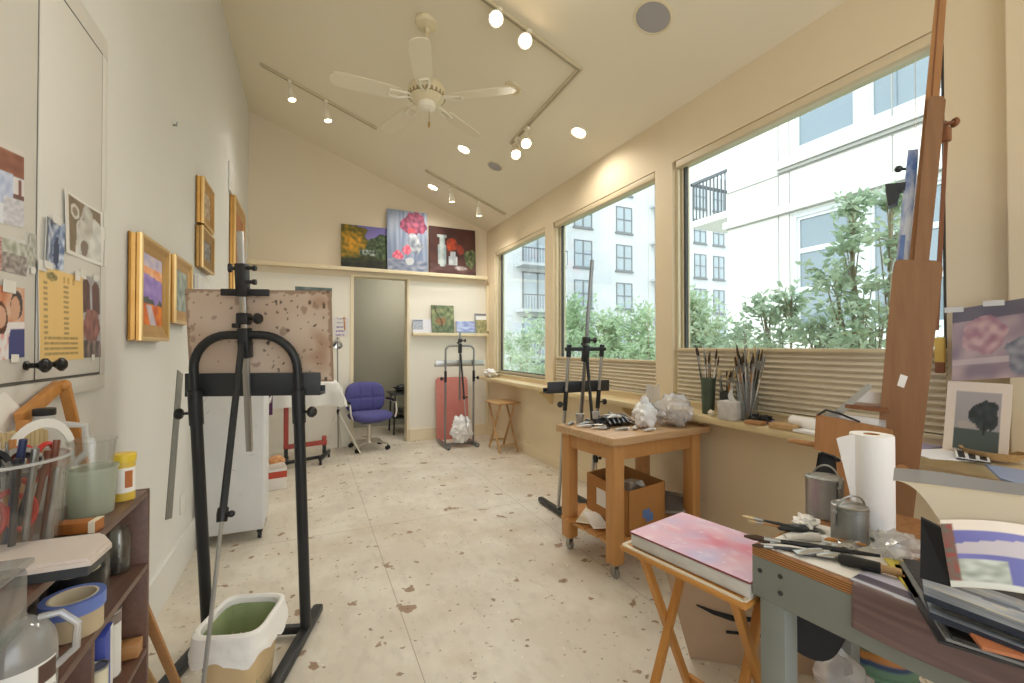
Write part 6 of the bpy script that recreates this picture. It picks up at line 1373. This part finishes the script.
def f_sea(u, v):
    c = mix((.62, .66, .72), (.78, .78, .78), .5 + nz(u * 2.5, v * 9))
    if v < .3: c = mix((.55, .58, .62), (.45, .47, .5), .5 + nz(u * 3, v * 14))
    if blob(u, v, .4, .62, (.3, .06), 5, 3): c = (.45, .47, .52)
    if nz(u * 3, v * 12, 8) > .35: c = mix(c, (.85, .8, .7), .6)
    return c
def panel(pix, z, label):
    tl, tr, br, bl = [bz(u, v, z) for u, v in pix]
    o = solopic('painted_panel', f_sea, bl, br - bl, tl - bl, label, 'painting', None, nx=60, ny=30, t=.012, side='#2b3444')
    return o
panel([(923, 590), (1110, 640), (1130, 690), (930, 612)], .048, 'lower grey seascape panel on the magazines')
panel([(921, 566), (1110, 600), (1130, 672), (924, 594)], .072, 'upper pale seascape panel right under the binder')
# open binder with plastic sleeves
def bq(u, v, z): return bz(u, v, z)
t = thing('open_binder', 'open black binder with plastic sleeved pages on the right of the bench', 'binder', bq(960, 580, 0))
zb_ = .088; F1, F2 = bq(950, 586, zb_), bq(1100, 615, zb_); K1 = atZ(930, 521, BT + .20); K2 = K1 + (F2 - F1)
m = MB(); w0, w1 = bq(920, 578, zb_), bq(951, 587, zb_); h1 = atV(921, 518, w0); h2 = atV(941, 528, w1); m.prism([w0, w1, h2, h1], EN * .012); m.build('spine', 'black_cloth', t, world=True, smooth=False)
T1, T2, T3, T4 = h2, atV(1080, 560, F2), F2, w1
m = MB(); m.sheet(lambda u, v: w1.lerp(F2, u).lerp(h2.lerp(h2 + (F2 - w1) + V((0, 0, .0)), u) + EN * .05, v) + V((0, 0, .012 * sin(u * pi))), 12, 10); bmesh.ops.solidify(m.bm, geom=m.bm.faces[:], thickness=.004); m.build('page_block', 'paper_cream', t, world=True)
def f_page(u, v):
    c = (.93, .88, .82)
    if v < .10: return (.86, .86, .82)
    if u < .09 and v < .93: return mix((.62, .28, .24), (.4, .42, .36), .5 + nz(u * 22, v * 14))
    if u < .45 and v < .42: return mix((.82, .84, .8), (.6, .62, .56), .5 + nz(u * 9, v * 12))
    if v < .85: return mix((.40, .40, .66), (.47, .46, .72), .5 + nz(u * 3, v * 3)) if (v < .5 or v > .62 + .2 * u) else (.78, .74, .76)
    return c
pg = picture('printed_page', f_page, (0, 0, 0), (1, 0, 0), (0, 1, 0), t=0, nx=50, ny=40, rough=.3)
for vt in pg.data.vertices:
    u, v = vt.co.x, vt.co.y; vt.co = w1.lerp(F2, u).lerp(h2.lerp(h2 + (F2 - w1), u) + EN * .05, v) + V((0, 0, .012 * sin(u * pi))) + (V((-EN.x, -EN.y, .6)) * .004)
pg.data.transform(ROOTM[t.name].inverted()); pg.parent = t; ROOTM[pg.name] = ROOTM[t.name]
U0, U1 = atV(893, 479, w0 + EN * .05), h1
m = MB(); m.sheet(lambda u, v: (h2 + EN * .05).lerp(atV(893, 480, w0 + EN * .06), v).lerp((h2 + (F2 - w1) + EN * .05).lerp(atV(1060, 500, F2 + EN * .1), v), u) + V((0, 0, .02 * sin(v * pi))), 14, 10); bmesh.ops.solidify(m.bm, geom=m.bm.faces[:], thickness=.003); m.build('open_pages', 'paper_cream', t, world=True)
m = MB(); c1, c2 = atV(893, 481, w0 + EN * .06), atV(1060, 502, F2 + EN * .1); m.sheet(lambda u, v: c1.lerp(c2, u) + (V((EN.x, EN.y, 0)) * .10 * v) + V((0, 0, .001 + .006 * v + .002 * sin(u * 6))), 14, 6); bmesh.ops.solidify(m.bm, geom=m.bm.faces[:], thickness=.003); m.build('plastic_sleeve', mat('sleeve_grey', '#c9cdd1', .2, .15), t, world=True)

# ---- below the bench
m = MB(); c = atV(806, 624, (1.33, .74)); Mx = Matrix.Translation(c) @ Matrix((RT, EN, V((0, 0, 1)))).transposed().to_4x4() @ Matrix.Rotation(R(32), 4, 'Y')
pr = []
for k in range(40): a = 2 * pi * k / 40; x, y = rsq(a, .135, .085, 3.2); pr.append(Mx @ V((x, 0, y)))
m.prism(pr, EN * .03); bmesh.ops.bevel(m.bm, geom=[e for e in m.bm.edges if len(e.link_faces) == 2 and abs(e.calc_face_angle(0)) > 1], offset=.008, segments=2, affect='EDGES'); solo(m, 'seat_pad', 'black_cloth', 'black rounded pad hanging below the workbench', 'pad')
m = MB(); m.crumple(V((1.42, .78, .37)), (.075, .07, .08), .2, 61, 3, .15); solo(m, 'clear_bag', 'bag_clear', 'clear bag under the workbench below the black pad', 'bag')
def f_str(u, v):
    P_ = [(.35, .2, .18), (.78, .5, .2), (.62, .6, .36), (.78, .42, .16), (.25, .3, .45), (.42, .58, .48), (.45, .6, .5), (.28, .36, .5), (.8, .55, .3), (.5, .55, .4)]
    return P_[int(v * 20 + .3 * sin(u * 6)) % 10]
sc_ = picture('striped_blanket', f_str, (0, 0, 0), (1, 0, 0), (0, 1, 0), t=0, nx=40, ny=60)
cb = atV(880, 650, (1.68, .80))
for vt in sc_.data.vertices: 
    a = vt.co.x * 2 * pi; z = vt.co.y; r = .085 * (1 + .12 * sin(z * 40) ** 2) * (1 if 0.02 < z < .98 else .0); vt.co = V((cb.x + cos(a) * r, cb.y + sin(a) * r, .002 + z * .42))
sc_.data.update(); [setattr(p, 'use_smooth', True) for p in sc_.data.polygons]; tag(rebase(sc_), 'rolled striped blanket in orange, green and navy under the workbench', 'blanket')
t = thing('cardboard_carton', 'brown cardboard carton on the lower shelf of the workbench', 'box', Bp(.42, -.75, -BT + .141), ba); MB().box((0, 0, .15), (.3, .3, .3), bev=.004).build('carton_body', 'cardboard', t); MB().box((0, 0, .301), (.06, .302, .002)).build('packing_tape', 'lath', t)
m = MB(); m.crumple(V((1.82, .70, .16)), (.09, .09, .08), .35, 63, 3); solo(m, 'green_rag', mat('rag_green', '#6f9483', .9, col2='#8fb0a0', scale=6), 'bundle of sea-green cloth under the workbench beside the blanket', 'rag')

# ---- folding tray table with the pink board
za = .655; c0 = V((.992, 1.262, 0)); ra = R(10); DM = Matrix.Translation(c0) @ Matrix.Rotation(ra, 4, 'Z'); TL, TDp = .445, .345
t = thing('tray_table', 'folding wooden tray table carrying the pink board beside the workbench', 'tray table', c0, ra)
MB().bb((0, -TL, za - .02), (TDp, 0, za), .009).build('tray_top', 'tray_wood', t)
m = MB(); pts = [(.012, -.012), (TDp - .012, -.012), (TDp - .012, -TL + .012), (.012, -TL + .012)]
for a, b_ in zip(pts, pts[1:] + pts[:1]): m.bar((*a, za + .001), (*b_, za + .001), .012, .004)
m.build('worn_border', 'paper_cream', t)
for s, y in ((0, -.06), (1, -TL + .06)):
    MB().bar((.05, y, za - .02), (TDp - .0, y, .004), .024, .026, up=(0, 1, 0), bev=.003).build('leg', 'tray_leg', t)
    yy = y - (.025 if s == 0 else -.025); MB().bar((TDp - .05, yy, za - .02), (.0, yy, .004), .024, .026, up=(0, 1, 0), bev=.003).build('leg', 'tray_leg', t)
MB().bar((TDp - .03, -.06, .10), (TDp - .03, -TL + .06, .10), .02, .022, bev=.002).build('stretcher', 'tray_leg', t); MB().bar((.03, -.085, .10), (.03, -TL + .085, .10), .02, .022, bev=.002).build('stretcher', 'tray_leg', t)
def f_pink(u, v):
    c = mix((.86, .72, .82), (.90, .74, .80), .5 + nz(u * 3, v * 3))
    d = math.exp(-((v - .55 - .12 * (u - .5)) / .2) ** 2 - ((u - .62) / .4) ** 2); c = mix(c, (.86, .47, .55), d * (.7 + .5 * nz(u * 6, v * 6, 2)))
    c = mix(c, (.77, .74, .88), max(0, nz(u * 4, v * 4, 6)) * 1.1); c = mix(c, (.94, .88, .92), max(0, nz(u * 9, v * 9, 9) - .1) * .9)
    if nz(u * 26, v * 26, 4) > .62: c = (.94, .88, .92)
    return c
PM = Matrix.Translation((1.022, 1.232, 0)) @ Matrix.Rotation(R(11), 4, 'Z'); zc_ = za + .0035
t = thing('pink_board', 'thick white block topped with a cloudy pink painted sheet on the tray table', 'board', (1.022, 1.232, zc_), R(11))
MB().bb((0, -.405, 0), (.305, 0, .04), .002).build('white_block', mat('foam_white', '#d9d6d0', .7, col2='#c4c0b8', scale=10), t)
picture('painted_sheet', f_pink, (-.003, 0.003, .0475), (0, -.411, 0), (.311, 0, 0), t=.006, nx=60, ny=46, parent=t, side='#8a4a4a', world=False)
# portfolio leaning below
b1, b2 = atZ(690, 657, .003), atZ(762, 667, .003); e = (b2 - b1).normalized(); b2 = b1 + e * .5
t1 = atZ(664, 566, .40)
t = thing('portfolio_board', 'flat brown portfolio board with a black strap leaning under the tray table', 'portfolio', b1)
up_ = t1 - b1; nn_ = e.cross(up_).normalized(); m = MB(); m.prism([b1, b2, b2 + up_, t1], nn_ * .008); m.build('board', mat('portfolio', '#c0a88f', .75, col2='#b39a80', scale=4), t, world=True, smooth=False)
sg = 1 if nn_.dot(EYE - b1) > 0 else -1
m = MB(); o_ = b1 + nn_ * (.012 if sg > 0 else -.006); pts = [o_ + e * x + up_ * y for x, y in ((.09, .62), (.15, .56), (.22, .52), (.3, .53), (.4, .55))]; m.tube(pts, [.003, .009, .012, .009, .006], 8); m.build('strap', 'black_cloth', t, world=True)
m = MB(); pts = [o_ + e * x + up_ * y for x, y in ((.18, .36), (.3, .37), (.44, .37))]; m.tube(pts, .006, 8); m.build('lower_strap', 'black_cloth', t, world=True)

# ---- papers on the right-hand wall and ledge
def f_rose(u, v):
    c = mix((.80, .71, .70), (.6, .53, .57), .5 + 1.1 * nz(u * 4, v * 4, 2))
    if v > .8 or u > .86: c = mix(c, (.36, .36, .4), .7)
    if blob(u, v, .38, .6, (.28, .26), 4, 6): c = mix((.86, .74, .72), (.68, .5, .54), .5 + nz(u * 9, v * 9))
    if .2 < v < .3: c = mix(c, (.9, .84, .82), .6)
    if blob(u, v, .85, .3, (.2, .25), 6, 9): c = mix((.45, .46, .5), (.7, .68, .7), .5 + nz(u * 10, v * 10))
    return c
xw = XR - .004; bl, br, tl = atX(950, 383, xw), atX(1040, 377, xw - .0), atX(951, 311, xw)
quadpic('garden_photo', f_rose, V((xw - .044, bl.y, bl.z)) if bl.y < .75 else bl, br + V((0, 0, 0)), tl, 'large faded pink photograph of a garden taped to the wall right of the window', 'photograph', nx=60, ny=50, t=.001, rough=.35) if False else None
xw = XR - .049
P_ = [atX(u, v, xw) for u, v in ((952, 381), (1040, 376), (952.5, 310))]
og = quadpic('garden_photo', f_rose, P_[0], P_[1], P_[2], 'large faded pink photograph of a garden taped up right of the window', 'photograph', nx=60, ny=50, t=.0035, rough=.35)
for u in (.5, .02):
    m = MB(); q = P_[0].lerp(P_[1], u) + (P_[2] - P_[0]); m.box(q + V((-.002, 0, .0)), (.0015, .06, .022)); m.build('tape', 'masking', og, world=True)
def f_tree2(u, v):
    if u < .16 or u > .86 or v < .1 or v > .86: return (.93, .87, .80)
    c = mix((.62, .60, .60), (.72, .69, .68), v)
    if v < .38: c = (.33, .37, .35)
    if blob(u, v, .62, .56, (.22, .2), 6, 3): c = mix((.2, .23, .23), (.28, .3, .3), .5 + nz(u * 10, v * 10))
    if blob(u, v, .36, .42, (.14, .05), 6, 5): c = (.72, .68, .64)
    if abs(u - .63) < .02 and .3 < v < .5: c = (.2, .2, .2)
    return c
x0w, x1w = 2.38, 2.455
bl, br = atX(941, 432, x0w), atX(1004, 462, x0w); bl.z = br.z = LZ + .004; br.y = bl.y - .24
bl = V((2.40, atX(942, 440, 2.40).y, LZ + .003)); br = V((2.40, bl.y - .19, LZ + .003)); tl = V((2.455, bl.y, LZ + .30))
quadpic('tree_print', f_tree2, bl, br, tl, 'cream bordered print of a dark tree leaning below the pink photograph', 'print', nx=60, ny=50, t=.002, side='#e9dcc8')
q = atX(940, 350, XR - .012); t = thing('yellow_clip', 'yellow and brown bulldog clip hanging at the window edge by the pink photograph', 'clip', q); MB().box(q, (.02, .035, .11), bev=.006).build('grip', mat('clip_yellow', '#d8b35a', .5), t, world=True); MB().box(q - V((0, 0, .075)), (.018, .032, .05), bev=.004).build('jaw', 'oak_dark', t, world=True); MB().cyl(q + V((.03, 0, .05)), q + V((.012, 0, .05)), .004).build('hook', 'steel_dull', t, world=True)
def led(pix, z, th, m_, name, label, cat, group=None):
    m = MB(); m.prism([atZ(u, v, LZ + z) for u, v in pix], (0, 0, th)); return solo(m, name, m_, label, cat, group, smooth=False)
led([(905, 436), (952, 432), (975, 447), (908, 452)], .001, .012, mat('mag_lilac', '#a9a4c2', .4), 'magazine', 'lilac magazine on the ledge below the tree print', 'magazine', 'papers on the near ledge')
led([(903, 451), (946, 449), (975, 462), (930, 459)], .014, .003, 'paper_white', 'paper_sheet', 'white printed sheet on the lilac magazine', 'paper', 'papers on the near ledge')
t = thing('slide_sheet', 'sheet of white-framed slides lying on the ledge papers', 'slides', atZ(965, 455, LZ + .02))
c_ = [atZ(u, v, LZ + .02) for u, v in ((952, 440), (984, 443), (990, 464), (957, 459))]; m = MB(); m.prism(c_, (0, 0, .003)); m.build('slide_film', 'box_dark', t, world=True)
for i in range(3):
    for j in range(2):
        def sl(a, b2): return c_[0].lerp(c_[1], a).lerp(c_[3].lerp(c_[2], a), b2) + V((0, 0, .0045))
        m = MB(); a0, a1, d0, d1 = i / 3 + .02, (i + 1) / 3 - .02, j / 2 + .03, (j + 1) / 2 - .03; rg = [sl(a0, d0), sl(a1, d0), sl(a1, d1), sl(a0, d1)]
        for p, q in zip(rg, rg[1:] + rg[:1]): m.bar(p, q, .006, .003)
        m.build('slide_mount', 'paper_white', t, world=True)
c = atZ(1000, 464, LZ + .002); m = MB(); m.lathe([(0, 0), (.05, 0), (.07, .03), (.074, .03), (.055, .0), (.05, .004), (0, .004)], V((2.40, c.y + .03, LZ + .016)), 28, sy=1.3); solo(m, 'wicker_dish', mat('wicker', '#c9a877', .8, col2='#a98758', scale=60), 'shallow tan wicker dish at the right end of the ledge papers', 'dish')
led([(985, 466), (1060, 478), (1060, 500), (1000, 480)], .006, .008, mat('mag_blue', '#9fb2d8', .4), 'magazine', 'blue and white magazine at the far right of the ledge', 'magazine', 'papers on the near ledge')
